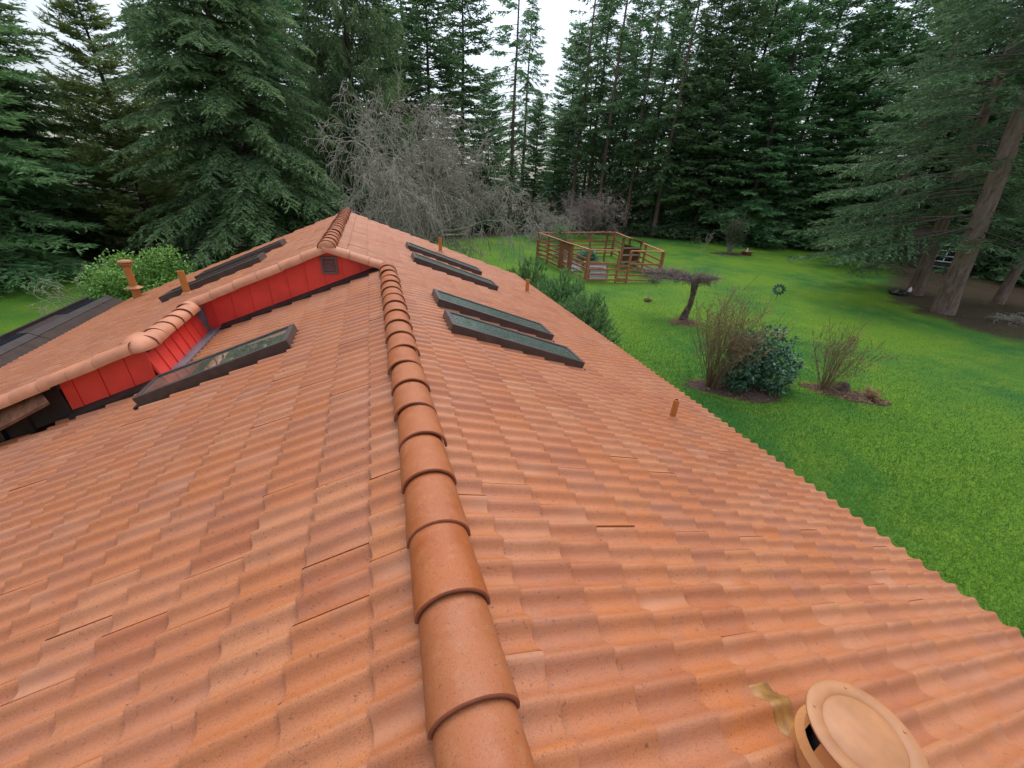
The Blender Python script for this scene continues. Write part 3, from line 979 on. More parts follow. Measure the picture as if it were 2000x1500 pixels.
def conifer(seed, H, R, base=.05, spacing=.42, per=5, kind='fir', bl=.20, bw=.055, dens=1.0, shape=.75, trunk_r=.28, lean=(0, 0), dead=0, arms=None, need=1.0):
    """returns (trunk mesh arrays, crown mesh arrays, attrs) with the foot at the origin"""
    rg = np.random.default_rng(seed)
    wood = []
    k = 14
    tz = np.linspace(0, H, k)
    wob = np.cumsum(rg.normal(0, .03, (k, 2)), 0) * (H / 25)
    wob -= wob[0]
    tp = np.stack([lean[0] * tz + wob[:, 0], lean[1] * tz + wob[:, 1], tz], 1)
    tr = trunk_r * np.maximum(1 - tz / H, .03) ** .8
    tr[0] *= 1.18
    axis = lambda z: np.array([np.interp(z, tz, tp[:, 0]), np.interp(z, tz, tp[:, 1]), z])
    TB = []; TD = []; TL = []; TT = []; TI = []
    z = H * base
    while z < H * .985:
        t = z / H
        for _ in range(per):
            if rg.random() > dens: continue
            zz = z + rg.uniform(-.5, .5) * spacing
            if zz >= H * .99: continue
            az = rg.uniform(0, 2 * np.pi)
            prof = (1 - t) ** shape
            if kind == 'tall' and arms is None: prof = min(1, (1 - t) * 1.7) * (.55 + .45 * min(1, (t - base) / .25))
            L = R * prof * rg.uniform(.62, 1.12) + .35
            if arms is not None:                       # branches reach further on one side
                L *= 1 + arms[1] * max(0, math.cos(az - arms[0])) - .25 * max(0, -math.cos(az - arms[0]))
            L = min(L, R * 1.3)
            if arms is not None and t < .55 and abs((az - math.radians(218) + math.pi) % (2 * math.pi) - math.pi) < .75: L *= .38      # thin on the lawn side of the trunk
            o = np.array([math.cos(az), math.sin(az), 0])
            n = 9
            s = np.linspace(0, 1, n)
            if kind == 'fir': rise, droop, curl = .55 - .85 * (1 - t), .12, .10
            elif kind == 'cedar': rise, droop, curl = .45 - .45 * (1 - t), .30, -.06
            elif kind == 'spruce': rise, droop, curl = .30 - .55 * (1 - t), .34, .30
            elif kind == 'larch': rise, droop, curl = .42 - .25 * (1 - t), .10, .14
            elif arms is not None: rise, droop, curl = .30 - .52 * (1 - t), .20, .08
            else: rise, droop, curl = .25 - .5 * (1 - t), .22, .10
            hz = L * (rise * s - droop * s ** 2 + curl * s ** 4)
            sidev = np.array([-o[1], o[0], 0]) * rg.normal(0, .10) * L
            pts = axis(zz) + o * (L * s * .95)[:, None] + sidev * (s ** 2)[:, None]
            pts[:, 2] = zz + hz
            pts += np.cumsum(rg.normal(0, .012, (n, 3)), 0) * L * s[:, None]
            rb = (.010 + .0065 * L) * (1 - .9 * s)
            wood.append((pts, rb))
            # side twigs
            isdead = dead and t < dead and rg.random() < .6
            m = max(4, int(L / (.17 if kind != 'larch' else .22) * need))
            if isdead: m = int(m * .25)
            u = np.sort(rg.uniform(.16 if kind != 'tall' else .3, 1, m)) ** .85
            bp = np.stack([np.interp(u, s, pts[:, c]) for c in range(3)], 1)
            fwd = norm(np.stack([np.interp(np.minimum(u + .06, 1.06), np.append(s, 1.06), np.append(pts[:, c], pts[-1, c] + (pts[-1, c] - pts[-2, c]) * .5)) for c in range(3)], 1) - bp)
            sd = np.where(np.arange(m) % 2 == 0, 1, -1)
            lat = norm(np.cross(fwd, np.array([0, 0, 1.0]))) * sd[:, None]
            ang = rg.uniform(.75, 1.1, m)
            d = fwd * np.cos(ang)[:, None] + lat * np.sin(ang)[:, None]
            tl = (.20 * L * (1 - u) ** .7 + .28) * rg.uniform(.6, 1.25, m)
            if kind == 'spruce': d = d * .42 + np.array([0, 0, -1.0]) * rg.uniform(.55, 1.0, m)[:, None]; tl *= 1.05
            elif kind == 'cedar': d[:, 2] -= rg.uniform(.10, .45, m)
            elif kind == 'larch': d[:, 2] += rg.uniform(-.1, .35, m)
            elif kind == 'tall': d[:, 2] -= rg.uniform(.05, .55, m)
            else: d[:, 2] += rg.uniform(-.28, .15, m)
            d = norm(d)
            TB.append(bp); TD.append(d); TL.append(tl)
            TT.append(np.clip(rg.normal(.42, .2) + rg.normal(0, .16, m), 0, 1)); TI.append(np.clip((u - .55) * 1.4, 0, 1) * rg.uniform(.2, 1))
            TB.append(pts[-2:-1]); TD.append(norm(pts[-1:] - pts[-2:-1])); TL.append(np.array([.45])); TT.append(np.array([.6])); TI.append(np.array([.8]))
        z += spacing * (1.0 if t < .8 else .7)
    # leader
    TB.append(tp[-1:] - [0, 0, .5]); TD.append(np.array([[0, 0, 1.0]])); TL.append(np.array([.8])); TT.append(np.array([.6])); TI.append(np.array([.6]))
    TB = np.concatenate(TB); TD = np.concatenate(TD); TL = np.concatenate(TL); TT = np.concatenate(TT); TI = np.concatenate(TI)
    # needles: slim tufts on both sides of every twig
    cnt = np.maximum(3, (TL / (bl * .30)).astype(int))
    idx = np.repeat(np.arange(len(TB)), cnt)
    pos = np.concatenate([np.linspace(.02, 1, c) for c in cnt])
    sag = (pos ** 2 * .12 * TL[idx])
    P = TB[idx] + TD[idx] * (TL[idx] * pos)[:, None]
    P[:, 2] -= sag
    lat = norm(np.cross(TD[idx], np.array([.02, .01, 1.0])))
    sg = np.where(rg.random(len(idx)) < .5, 1, -1)
    D = norm(TD[idx] * rg.uniform(.55, 1.0, len(idx))[:, None] + lat * (sg * rg.uniform(.2, .75, len(idx)))[:, None] + rg.normal(0, .22, (len(idx), 3)))
    Lb = bl * rg.uniform(.65, 1.3, len(idx)); Wb = bw * rg.uniform(.7, 1.3, len(idx))
    Vc, Fc, at = blades(P, D, Lb, Wb, rg, .25, np.clip(TT[idx] + rg.normal(0, .10, len(idx)), 0, 1), np.clip(TI[idx] * pos, 0, 1))
    Vb, Fb = tubes(wood, 3)
    Vt, Ft = tubes([(tp, tr)], 12)
    return (np.concatenate([Vt, Vb]), np.concatenate([Ft, Fb + len(Vt)]), len(Ft)), (Vc, Fc, at)


def tree_proto(arr, leaf_mat, bark_mat):
    (Vt, Ft, nt_), (Vc, Fc, at) = arr
    mi = np.ones(len(Ft), int); mi[:nt_] = 0
    return (np_mesh('trunk', Vt, [Ft], None, True, None, mi, [bark_mat, M['bark_dark']]), np_mesh('crown', Vc, [Fc], leaf_mat, False, at))


def plant_tree(name, proto, loc, rz, sc, label, cat='tree', group=None, part_names=('trunk', 'crown'), zs=None):
    e = empty(name, loc, rz, sc)
    if zs: e.scale = (sc, sc, sc * zs)
    tag(e, label, cat, group)
    for nm, me in zip(part_names, proto):
        o = bpy.data.objects.new(nm, me); link(o, e)
    return e


def polar(px_az, dist):
    """ground point at a compass bearing (degrees right of the ridge direction) and distance from the roof ridge start"""
    a = math.radians(px_az)
    return (-.15 + math.sin(a) * dist, math.cos(a) * dist, GZ)


P_ = {}
P_['fir'] = tree_proto(conifer(11, 21, 6.3, .02, .32, 8, 'fir', .27, .085, shape=.72, need=1.75), M['fir'], M['bark_dark'])
P_['cedar'] = tree_proto(conifer(12, 23, 7.4, .02, .40, 8, 'cedar', .25, .082, shape=.62, need=1.6), M['cedar'], M['bark_dark'])
P_['spruce'] = tree_proto(conifer(13, 25, 6.8, .03, .42, 6, 'spruce', .25, .080, shape=.7, need=1.4), M['spruce'], M['bark_dark'])
P_['larch'] = tree_proto(conifer(14, 18, 5.6, .03, .36, 7, 'larch', .26, .080, shape=.8, dens=.97, need=1.9), M['larch'], M['bark_dark'])
P_['deep'] = tree_proto(conifer(15, 26, 6.0, .03, .46, 6, 'fir', .40, .14, shape=.62, need=.95), M['fir_deep'], M['bark_dark'])
P_['tallA'] = tree_proto(conifer(16, 30, 4.8, .14, .50, 5, 'tall', .40, .13, dens=.85, trunk_r=.30, need=.95), M['fir_deep'], M['bark'])
P_['tallB'] = tree_proto(conifer(17, 31, 4.4, .18, .60, 5, 'tall', .40, .13, dens=.75, trunk_r=.27, dead=.3, need=.95), M['fir_deep'], M['bark'])
P_['spindly'] = tree_proto(conifer(18, 31, 5.4, .12, .80, 5, 'tall', .42, .14, dens=.75, trunk_r=.30, need=.95), M['fir_deep'], M['bark'])
# trees with bare lower trunks on the right, boughs reaching over the lawn
P_['reach'] = tree_proto(conifer(19, 24, 6.8, .17, .52, 5, 'tall', .28, .066, need=1.1, trunk_r=.47, shape=.8, arms=(math.radians(150), .45), lean=(-.16, .05), dead=.2), M['fir_dark'], M['bark'])
P_['reach2'] = tree_proto(conifer(20, 22, 5.6, .13, .50, 5, 'tall', .28, .066, need=1.1, trunk_r=.42, shape=.8, arms=(math.radians(160), .6), lean=(-.13, .05)), M['fir_dark'], M['bark'])


GW = 'firs of the wood beyond the lawn'
# left side, from the left edge of the picture to the sky gap
plant_tree('fir_tree', P_['fir'], polar(-36.0, 33), .4, 1.15, 'big blue green fir at the far left, branches down to the ground', group='conifers left of the sky gap')
plant_tree('fir_tree', P_['fir'], polar(-31.5, 39), 2.4, 1.12, 'second blue green fir, just right of the one at the far left', group='conifers left of the sky gap')
plant_tree('larch_tree', P_['larch'], polar(-22.3, 36), 1.0, .78, 'yellow green conifer with an open pointed top against the sky', group='conifers left of the sky gap')
plant_tree('cedar_tree', P_['cedar'], polar(-13.0, 31), 2.2, .95, 'broad grey green cedar with layered drooping boughs behind the roof', group='conifers left of the sky gap')
plant_tree('spruce_tree', P_['spruce'], polar(-1.0, 36), .9, 1.0, 'dark spruce with hanging branchlets above the roof peak', group='conifers left of the sky gap')
plant_tree('fir_tree', P_['deep'], polar(7.5, 47), .2, .92, 'dark fir behind the big bare tree, left of the spindly fir', group='conifers left of the sky gap')
plant_tree('fir_tree', P_['deep'], polar(-8.5, 46), 2.0, .95, 'dark fir half hidden between the cedar and the spruce', group='conifers left of the sky gap')
for az, d, rz, sc in ((-43, 30, 1.2, 1.0), (-36, 40, 2.8, .72), (-25.5, 48, .6, .40), (-18.5, 56, 3.4, .66), (-29.5, 46, 1.0, .44), (-22, 50, 2.1, .42), (-14.5, 52, 4.1, .55), (-11, 58, 1.3, .7), (-5, 54, 5.2, .7), (-32, 50, .3, .8), (-37, 50, 1.3, .9), (-41, 44, .3, .9), (-18, 50, 2.3, .62), (-14, 47, .8, .85), (-10.5, 50, 3.3, .95), (-4.5, 52, .2, 1.0), (1.5, 50, 2.6, 1.0), (5, 60, 1.1, 1.05), (11.2, 52, 4.4, 1.0), (3.2, 56, 1.9, .8)):
    plant_tree('fir_tree', P_['deep'], polar(az, d), rz, sc, 'dark green fir filling the gap behind the trees left of the bare tree', group='rear firs on the left')
plant_tree('fir_tree', P_['spindly'], polar(17.4, 62), .5, 1.0, 'tall spindly fir with open boughs beside the bright sky gap', group=GW)
plant_tree('fir_tree', P_['deep'], polar(20.5, 58), 1.5, .55, 'short dense fir below the bright sky gap', group=GW)
plant_tree('fir_tree', P_['tallA'], polar(18.9, 72), 2.2, .95, 'thin tall fir just behind the spindly one by the sky gap', group=GW)
plant_tree('fir_tree', P_['deep'], polar(22.8, 66), 4.2, .50, 'low dense fir closing the foot of the sky gap', group=GW)
plant_tree('fir_tree', P_['deep'], polar(14.5, 60), 2.5, .62, 'short dense fir behind the right edge of the big bare tree', group=GW)
rw = random.Random(5)
front = [(25.5, 62, 'tallB', 1.0), (27.3, 66, 'tallA', 1.0), (29.0, 60, 'tallB', 1.02), (30.8, 67, 'tallA', .98), (32.6, 60, 'tallB', .95), (34.2, 64, 'tallA', 1.0),
         (36.2, 58, 'tallA', 1.0), (38.4, 61, 'deep', 1.0), (41.0, 58, 'deep', 1.02), (43.6, 62, 'deep', 1.05), (46.2, 58, 'deep', 1.0), (49.0, 61, 'deep', 1.08),
         (51.6, 63, 'deep', 1.0), (54.4, 62, 'deep', 1.05), (57.2, 66, 'deep', 1.0), (60.5, 64, 'deep', 1.05), (64, 62, 'deep', 1.0), (68, 60, 'deep', 1.0)]
ORD = ['first', 'second', 'third', 'fourth', 'fifth', 'sixth', 'seventh', 'eighth', 'ninth', 'tenth', 'eleventh', 'twelfth', 'thirteenth', 'fourteenth', 'fifteenth', 'sixteenth', 'seventeenth', 'eighteenth']
for (az, d, k, sc), od in zip(front, ORD):
    plant_tree('fir_tree', P_[k], polar(az, d), rw.uniform(0, 6.28), sc * rw.uniform(.95, 1.06),
               ('tall dark fir with a bare lower trunk, ' if k != 'deep' else 'dense dark fir with low boughs, ') + od + ' right of the sky gap', group=GW)
for i in range(17):
    az = 24.5 + i * 2.7 + rw.uniform(-.5, .5)
    plant_tree('fir_tree', P_[rw.choice(['tallA', 'tallB', 'deep'] if az < 38 else ['deep', 'deep', 'tallA'])], polar(az, rw.uniform(74, 84)), rw.uniform(0, 6.28), rw.uniform(.95, 1.1), 'fir deep in the wood behind the front row of trunks', group='rear firs of the wood')
plant_tree('fir_tree', P_['deep'], polar(24.2, 74), 1.1, .62, 'short dense fir low beside the far grey roof', group=GW)
# right: trunks standing clear of the grass
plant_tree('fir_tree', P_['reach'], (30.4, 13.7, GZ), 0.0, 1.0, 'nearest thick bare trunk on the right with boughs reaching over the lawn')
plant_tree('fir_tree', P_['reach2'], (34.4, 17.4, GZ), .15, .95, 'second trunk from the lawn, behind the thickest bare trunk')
plant_tree('fir_tree', P_['tallA'], (38.1, 14.8, GZ), 2.0, .9, 'third trunk, at the right edge of the picture', zs=.95)
plant_tree('fir_tree', P_['reach2'], (42.5, 25.5, GZ), .5, .9, 'shaded fir behind the three clear trunks', group='shaded firs behind the trunks')
plant_tree('fir_tree', P_['deep'], (52, 20, GZ), .5, .9, 'shaded fir behind the three clear trunks', group='shaded firs behind the trunks')
plant_tree('fir_tree', P_['deep'], (50, 12, GZ), 1.5, .9, 'shaded fir behind the three clear trunks', group='shaded firs behind the trunks')
plant_tree('fir_tree', P_['deep'], (60, 30, GZ), 2.5, 1.0, 'shaded fir behind the three clear trunks', group='shaded firs behind the trunks')


# ---- bare broadleaf trees and bushes
def bare(seed, trunk_h, spread, height, limbs, depth=4, droop=.5, thick=.22, twig=.006, dense=1.0, sides=4, low=False):
    rg = np.random.default_rng(seed)
    polys = []
    def grow(p, d, L, r, lev):
        n = 6 if lev < 2 else 5
        pts = [p]; q = p.copy(); dd = d.copy()
        bend = rg.normal(0, .22, 3)
        for i in range(n - 1):
            dd = norm(dd + bend * .35 + rg.normal(0, .13, 3) + np.array([0, 0, -droop * (.10 + .16 * lev) * (i / n)]))
            q = q + dd * (L / (n - 1)); pts.append(q.copy())
        pts = np.array(pts)
        rr = np.maximum(r * np.linspace(1, .45, n), twig)
        polys.append((pts, rr))
        if lev >= depth: return
        kids = int(round((3.2 if lev == 0 else 4.2 if lev < 3 else 3.4) * dense + rg.uniform(-.5, .5)))
        for c in range(kids):
            u = rg.uniform(.25, 1.0) if c else 1.0
            f = u * (n - 1); i = min(int(f), n - 2)
            bp = pts[i] + (pts[i + 1] - pts[i]) * (f - i)
            td = norm(pts[i + 1] - pts[i])
            side = norm(np.cross(td, rg.normal(size=3)))
            nd = norm(td * rg.uniform(.45, .95) + side * rg.uniform(.5, 1.0) + np.array([0, 0, .12 if lev < 2 else -.05]))
            grow(bp, nd, L * rg.uniform(.48, .78), max(r * (1 - .55 * u) * rg.uniform(.45, .7), twig), lev + 1)
    top = np.array([0, 0, trunk_h])
    polys.append((np.array([[0, 0, -.1], [.03, .02, trunk_h * .35], [0, .03, trunk_h * .7], top * .9, top * .98, top]), thick * np.array([1.4, 1.05, .95, .9, .9, .9])))
    for i in range(limbs):
        az = 2 * np.pi * i / limbs + rg.uniform(-.3, .3)
        el = rg.uniform(.35, 1.15) if not low else rg.uniform(.5, 1.3)
        d = np.array([math.cos(az) * math.cos(el), math.sin(az) * math.cos(el), math.sin(el)])
        grow(top * rg.uniform(.7, 1.0), d, (spread if el < .8 else height) * rg.uniform(.42, .62), thick * .55, 0)
    return tubes(polys, sides)


V, F = bare(31, 2.6, 8.2, 8.8, 12, 5, .7, .30, .013, 1.06, 3)
o = bpy.data.objects.new('bare_tree', np_mesh('bare_tree', V, [F], M['twig'], True)); link(o)
o.location = (2.35, 23.0, GZ); o.scale = (.62, .66, .93)
tag(o, 'big bare grey tree with a tangle of arching twigs behind the roof', 'tree')
V, F = bare(32, .5, 4.6, 3.6, 12, 4, .5, .12, .012, 1.0, 3, True)
me = np_mesh('bare_bush', V, [F], M['twig'], True)
o = bpy.data.objects.new('bare_shrub', me); link(o); o.location = (16.6, 41.5, GZ)
tag(o, 'low bare greenish grey shrub left of the reddish one, behind the garden pen', 'shrub', 'bare shrubs behind the garden pen')
V, F = bare(33, .9, 5.2, 4.2, 13, 4, .6, .14, .012, 1.05, 3, True)
o = bpy.data.objects.new('bare_shrub', np_mesh('bare_bush', V, [F], M['twig_red'], True)); link(o); o.location = (22.6, 42.5, GZ)
tag(o, 'bare reddish weeping shrub behind the garden pen', 'shrub', 'bare shrubs behind the garden pen')
V, F = bare(34, .4, 3.6, 3.0, 7, 3, .15, .07, .010, .8, 3)
o = bpy.data.objects.new('bare_shrub', np_mesh('bare_bush', V, [F], M['twig_pale'], True)); link(o); o.location = (-9.9, 17.6, GZ); o.scale = (.62, .62, .8)
tag(o, 'pale bare shrub with forking stems beside the left lawn', 'shrub')


def stem_fan(seed, n, h, spread, r=.012, twigs=5, lean=(0, 0)):
    """upright stems from one stool; returns stem arrays and bud positions"""
    rg = np.random.default_rng(seed)
    polys = []; tips = []
    for i in range(n):
        az = rg.uniform(0, 6.283); rad = abs(rg.normal(0, .6)) + .1
        d = norm(np.array([math.cos(az) * rad * spread + lean[0], math.sin(az) * rad * spread + lean[1], 1.0]))
        L = h * rg.uniform(.65, 1.08)
        p = np.array([math.cos(az) * .12 * rg.random(), math.sin(az) * .12 * rg.random(), -.03])
        pts = [p]; dd = d.copy(); q = p.copy()
        for k in range(6):
            dd = norm(dd + rg.normal(0, .09, 3) + np.array([0, 0, .03])); q = q + dd * L / 6; pts.append(q.copy())
        pts = np.array(pts); polys.append((pts, np.maximum(r * np.linspace(1.1, .35, 7), .004)))
        for c in range(twigs):
            u = rg.uniform(.45, 1.0); f = u * 6; j = min(int(f), 5)
            b = pts[j] + (pts[j + 1] - pts[j]) * (f - j)
            td = norm(pts[j + 1] - pts[j] + rg.normal(0, .45, 3) * np.linalg.norm(pts[j + 1] - pts[j]) * 2)
            l2 = L * rg.uniform(.10, .28)
            tw = np.array([b + td * l2 * x + np.array([0, 0, .05 * l2 * x * x]) for x in np.linspace(0, 1, 5)])
            polys.append((tw, np.linspace(.006, .0035, 5)))
            for x in (1, 2, 3, 4): tips.append(tw[x])
        tips.append(pts[-1])
    return tubes(polys, 3), np.array(tips)


def leafy(P, seed, per, L, W, spread=1.0, up=.2):
    rg = np.random.default_rng(seed)
    idx = np.repeat(np.arange(len(P)), per)
    D = norm(rg.normal(size=(len(idx), 3)) * spread + np.array([0, 0, up]))
    t = np.clip(rg.normal(.5, .22, len(P)), 0, 1)[idx]
    return blades(P[idx], D, L * rg.uniform(.6, 1.3, len(idx)), W * rg.uniform(.7, 1.3, len(idx)), rg, 0, t, rg.random(len(idx)) * .6)


def ovate(P, D, L, W, rg, tint, tip):
    """folded four-sided leaf per row"""
    n = len(P)
    S = norm(np.cross(D, rg.normal(size=(n, 3)) * .4 + np.array([0, 0, 1.0])))
    U = np.cross(S, D)
    V = np.empty((n, 4, 3))
    V[:, 0] = P; V[:, 2] = P + D * L[:, None] - U * (L * .12)[:, None]
    mid = P + D * (L * .55)[:, None] + U * (W * .12)[:, None]
    V[:, 1] = mid + S * (W * .5)[:, None]; V[:, 3] = mid - S * (W * .5)[:, None]
    a = np.arange(n) * 4
    F = np.concatenate([np.stack([a, a + 1, a + 2], 1), np.stack([a, a + 2, a + 3], 1)])
    return V.reshape(-1, 3), F, {'tint': np.repeat(tint, 4), 'tip': np.repeat(tip, 4)}


def mesh_obj(name, me, parent=None): return link(bpy.data.objects.new(name, me), parent)


def twig_bush(name, loc, seed, n, h, spread, label, lean=(0, 0), stem='twig_brown', buds=True, bud_len=.05, bud_mat='twigbud', group=None):
    e = empty(name, loc); tag(e, label, 'shrub', group)
    (V, F), tips = stem_fan(seed, n, h, spread, twigs=7, lean=lean)
    mesh_obj('stems', np_mesh('stems', V, [F], M[stem], True), e)
    if buds:
        V, F, at = leafy(tips, seed, 2, bud_len, bud_len * .5)
        mesh_obj('buds', np_mesh('buds', V, [F], M[bud_mat], False, at), e)
    return e


twig_bush('twiggy_bush', (9.55, 8.75, GZ), 41, 72, 2.95, .60, 'tall twiggy bush with reddish buds left of the glossy rhododendron', bud_len=.048)
twig_bush('twiggy_bush', (13.2, 7.8, GZ), 42, 38, 2.15, .66, 'thin twiggy bush with brown stems standing alone in its mulch bed', (.12, 0), bud_len=.04)
twig_bush('vase_shrub', (33.2, 32.8, GZ), 43, 70, 3.2, .34, 'vase shaped shrub of grey green stems at the back of the lawn', stem='twig_pale', bud_len=.14, bud_mat='weed')
twig_bush('white_stem_shrub', (31.0, 34.0, GZ), 44, 9, 2.2, .5, 'small pale stemmed shrub left of the vase shaped one', stem='twig_pale', buds=False)

# rhododendron: rosettes of broad leaves
rg = np.random.default_rng(50)
e = empty('rhododendron', (11.0, 8.55, GZ), 0, .88); tag(e, 'round glossy dark green rhododendron beside the twiggy bush', 'shrub')
n = 760
lobe = np.array([[.45, .1, 1.45, .75], [-.35, .1, 1.05, .8], [.75, -.1, .85, .7], [-.85, -.1, .6, .6], [.1, .3, .8, .8], [.2, -.45, .65, .65], [-.3, .5, 1.35, .55]])
li = rg.integers(0, len(lobe), n)
d = norm(rg.normal(size=(n, 3)))
c = lobe[li, :3] + d * lobe[li, 3:4] * rg.uniform(.6, 1.08, n)[:, None]
c[:, 2] = np.maximum(c[:, 2], rg.uniform(.08, .3, n))
idx = np.repeat(np.arange(n), 9)
out = norm(c - np.array([0, 0, .7]))
D = norm(rg.normal(size=(len(idx), 3)) + out[idx] * .55 + np.array([0, 0, -.05]))
V, F, at = ovate(c[idx], D, rg.uniform(.12, .19, len(idx)), rg.uniform(.05, .075, len(idx)), rg, np.clip(rg.normal(.5, .22, n), 0, 1)[idx], np.clip(rg.random(len(idx)) * .9 - .2, 0, 1))
mesh_obj('leaves', np_mesh('leaves', V, [F], M['rhodo'], False, at), e)
(V, F), _ = stem_fan(51, 16, 1.5, .9)
mesh_obj('stems', np_mesh('stems', V, [F], M['twig_brown'], True), e)

# bright leafy bushes at the left
def leaf_bush(name, loc, seed, size, n, label, mat, L=.09, group=None):
    rg = np.random.default_rng(seed)
    e = empty(name, loc); tag(e, label, 'shrub', group)
    lobes = rg.normal(size=(9, 3)) * np.array(size) * .42; lobes[:, 2] = np.abs(lobes[:, 2]) + size[2] * .45
    li = rg.integers(0, 9, n)
    d = norm(rg.normal(size=(n, 3)))
    c = lobes[li] + d * np.array(size) * .42 * rg.uniform(.6, 1.05, n)[:, None]
    c[:, 2] = np.maximum(c[:, 2], .1)
    idx = np.repeat(np.arange(n), 7)
    P = c[idx] + rg.normal(0, .07, (len(idx), 3))
    D = norm(rg.normal(size=(len(idx), 3)) + d[idx] * .6 + np.array([0, 0, .3]))
    V, F, at = ovate(P, D, L * rg.uniform(.7, 1.3, len(idx)), L * .5 * rg.uniform(.7, 1.3, len(idx)), rg, np.clip(rg.normal(.45, .2, n), 0, 1)[idx], np.clip(d[idx, 2] * .5 + rg.normal(0, .2, len(idx)), 0, 1))
    mesh_obj('leaves', np_mesh('leaves', V, [F], M[mat], False, at), e)
    (V, F), _ = stem_fan(seed + 1, 14, size[2] * .8, .8)
    mesh_obj('stems', np_mesh('stems', V, [F], M['twig_brown'], True), e)
    return e


leaf_bush('laurel_bush', (-7.9, 17.4, GZ), 60, (1.75, 1.1, 1.75), 2000, 'bright green leafy bush behind the flue pipe', 'lightbush', .11)
leaf_bush('laurel_bush', (-8.9, 17.2, GZ), 61, (.75, .6, .7), 420, 'smaller dull green bush left of the bright leafy one', 'weed', .10)

# mugo pines along the right wall: upright candles packed with needles
def mugo(loc, seed, size, n, label):
    rg = np.random.default_rng(seed)
    e = empty('mugo_pine', loc); tag(e, label, 'shrub', 'mugo pines along the right wall')
    d = norm(rg.normal(size=(n, 3))); d[:, 2] = np.abs(d[:, 2])
    c = d * np.array(size) * (rg.uniform(.35, 1.0, n) ** .5)[:, None] * (1 + .12 * np.sin(d[:, :1] * 5) + .1 * np.cos(d[:, 1:2] * 6))
    ax = norm(d * .55 + np.array([0, 0, 1.0]) + rg.normal(0, .18, (n, 3)))
    L = rg.uniform(.16, .34, n)
    per = 34
    idx = np.repeat(np.arange(n), per)
    u = np.tile(np.linspace(0, 1, per), n)
    P = c[idx] + ax[idx] * (L[idx] * u)[:, None]
    D = norm(ax[idx] * (.45 + .5 * u)[:, None] + rg.normal(0, .75, (len(idx), 3)))
    t = np.clip(rg.normal(.45, .2, n), 0, 1)
    V, F, at = blades(P, D, rg.uniform(.07, .13, len(idx)), np.full(len(idx), .024), rg, 0, t[idx], np.clip(u * 1.1 - .35, 0, 1))
    mesh_obj('needles', np_mesh('needles', V, [F], M['pine'], False, at), e)
    polys = [(np.array([[0, 0, -.02], c[i] * .4 + [0, 0, -.05], c[i]]), np.array([.03, .018, .006])) for i in range(0, n, 3)]
    V, F = tubes(polys, 3)
    mesh_obj('branches', np_mesh('branches', V, [F], M['bark_dark'], True), e)


mugo((7.0, 13.0, GZ), 70, (1.15, 1.9, 1.75), 760, 'nearest dark green mugo pine against the eave')
mugo((7.6, 16.4, GZ), 71, (1.45, 1.8, 1.8), 760, 'middle mugo pine, in front of the garden pen')
mugo((7.2, 19.6, GZ), 72, (1.2, 1.5, 1.9), 460, 'farthest mugo pine, left end of the row')

# undergrowth at the foot of the wood
def undergrowth():
    rg = np.random.default_rng(80)
    pts = []
    for az in np.arange(10, 66, .12):
        for _ in range(5):
            dd = np.interp(az, [10, 20, 30, 40, 48, 55, 66], [52, 52, 58, 57, 61, 64, 58]) + rg.uniform(-3, 9)
            x, y, _z = polar(az + rg.uniform(-.1, .1), dd); pts.append((x, y, GZ + rg.uniform(.05, 1.4) * rg.random()))
    for az in np.arange(-44, 9, .15):
        for _ in range(3):
            x, y, _z = polar(az, np.interp(az, [-44, -20, 9], [32, 44, 50]) + rg.uniform(-2, 8)); pts.append((x, y, GZ + rg.uniform(.05, 2.4) * rg.random()))
    V, F, at = leafy(np.array(pts), 81, 14, .45, .16, 1.0, .5)
    o = mesh_obj('undergrowth', np_mesh('undergrowth', V, [F], M['weed'], False, at))
    tag(o, 'dark low undergrowth along the foot of the wood', 'undergrowth', kind='stuff')


undergrowth()
# ------------------------------------------------------------------ garden things
def flat_bed(name, c, rx, ry, seed, label, rot=0.0):
    rg = np.random.default_rng(seed)
    n = 40
    ph = rg.uniform(0, 6.28, 4)
    vs = [(c[0], c[1], GZ + .10)]
    for ring, (k, z) in enumerate(((.55, .085), (1.0, .012), (1.04, -.08))):
        for i in range(n):
            t = 2 * math.pi * i / n
            r = k * (1 + .12 * math.sin(2 * t + ph[0]) + .09 * math.sin(3 * t + ph[1]) + .06 * math.sin(7 * t + ph[2]) + .03 * rg.normal())
            x, y = rx * r * math.cos(t), ry * r * math.sin(t)
            vs.append((c[0] + x * math.cos(rot) - y * math.sin(rot), c[1] + x * math.sin(rot) + y * math.cos(rot), GZ + z + (.02 * rg.normal() if ring == 0 else 0)))
    fs = [(0, 1 + i, 1 + (i + 1) % n) for i in range(n)]
    for k in range(2):
        fs += [(1 + k * n + i, 1 + (k + 1) * n + i, 1 + (k + 1) * n + (i + 1) % n, 1 + k * n + (i + 1) % n) for i in range(n)]
    o = MB().add(vs, fs).build(name, M['mulch'], smooth=True)
    tag(o, label, kind='structure')
    # chips lying on it
    m = 500
    t = rg.uniform(0, 6.28, m); r = np.sqrt(rg.random(m)) * 1.05
    x, y = rx * r * np.cos(t), ry * r * np.sin(t)
    P = np.stack([c[0] + x * math.cos(rot) - y * math.sin(rot), c[1] + x * math.sin(rot) + y * math.cos(rot), np.full(m, GZ + .05) + .06 * (1 - r)], 1)
    V, F, at = leafy(P, seed, 2, .08, .03, 1.0, .05)
    ch = mesh_obj('mulch_chips', np_mesh('mulch_chips', V, [F], M['fern'] if seed % 2 else M['twigbud'], False, at), o)
    ch['kind'] = 'stuff'
    return o


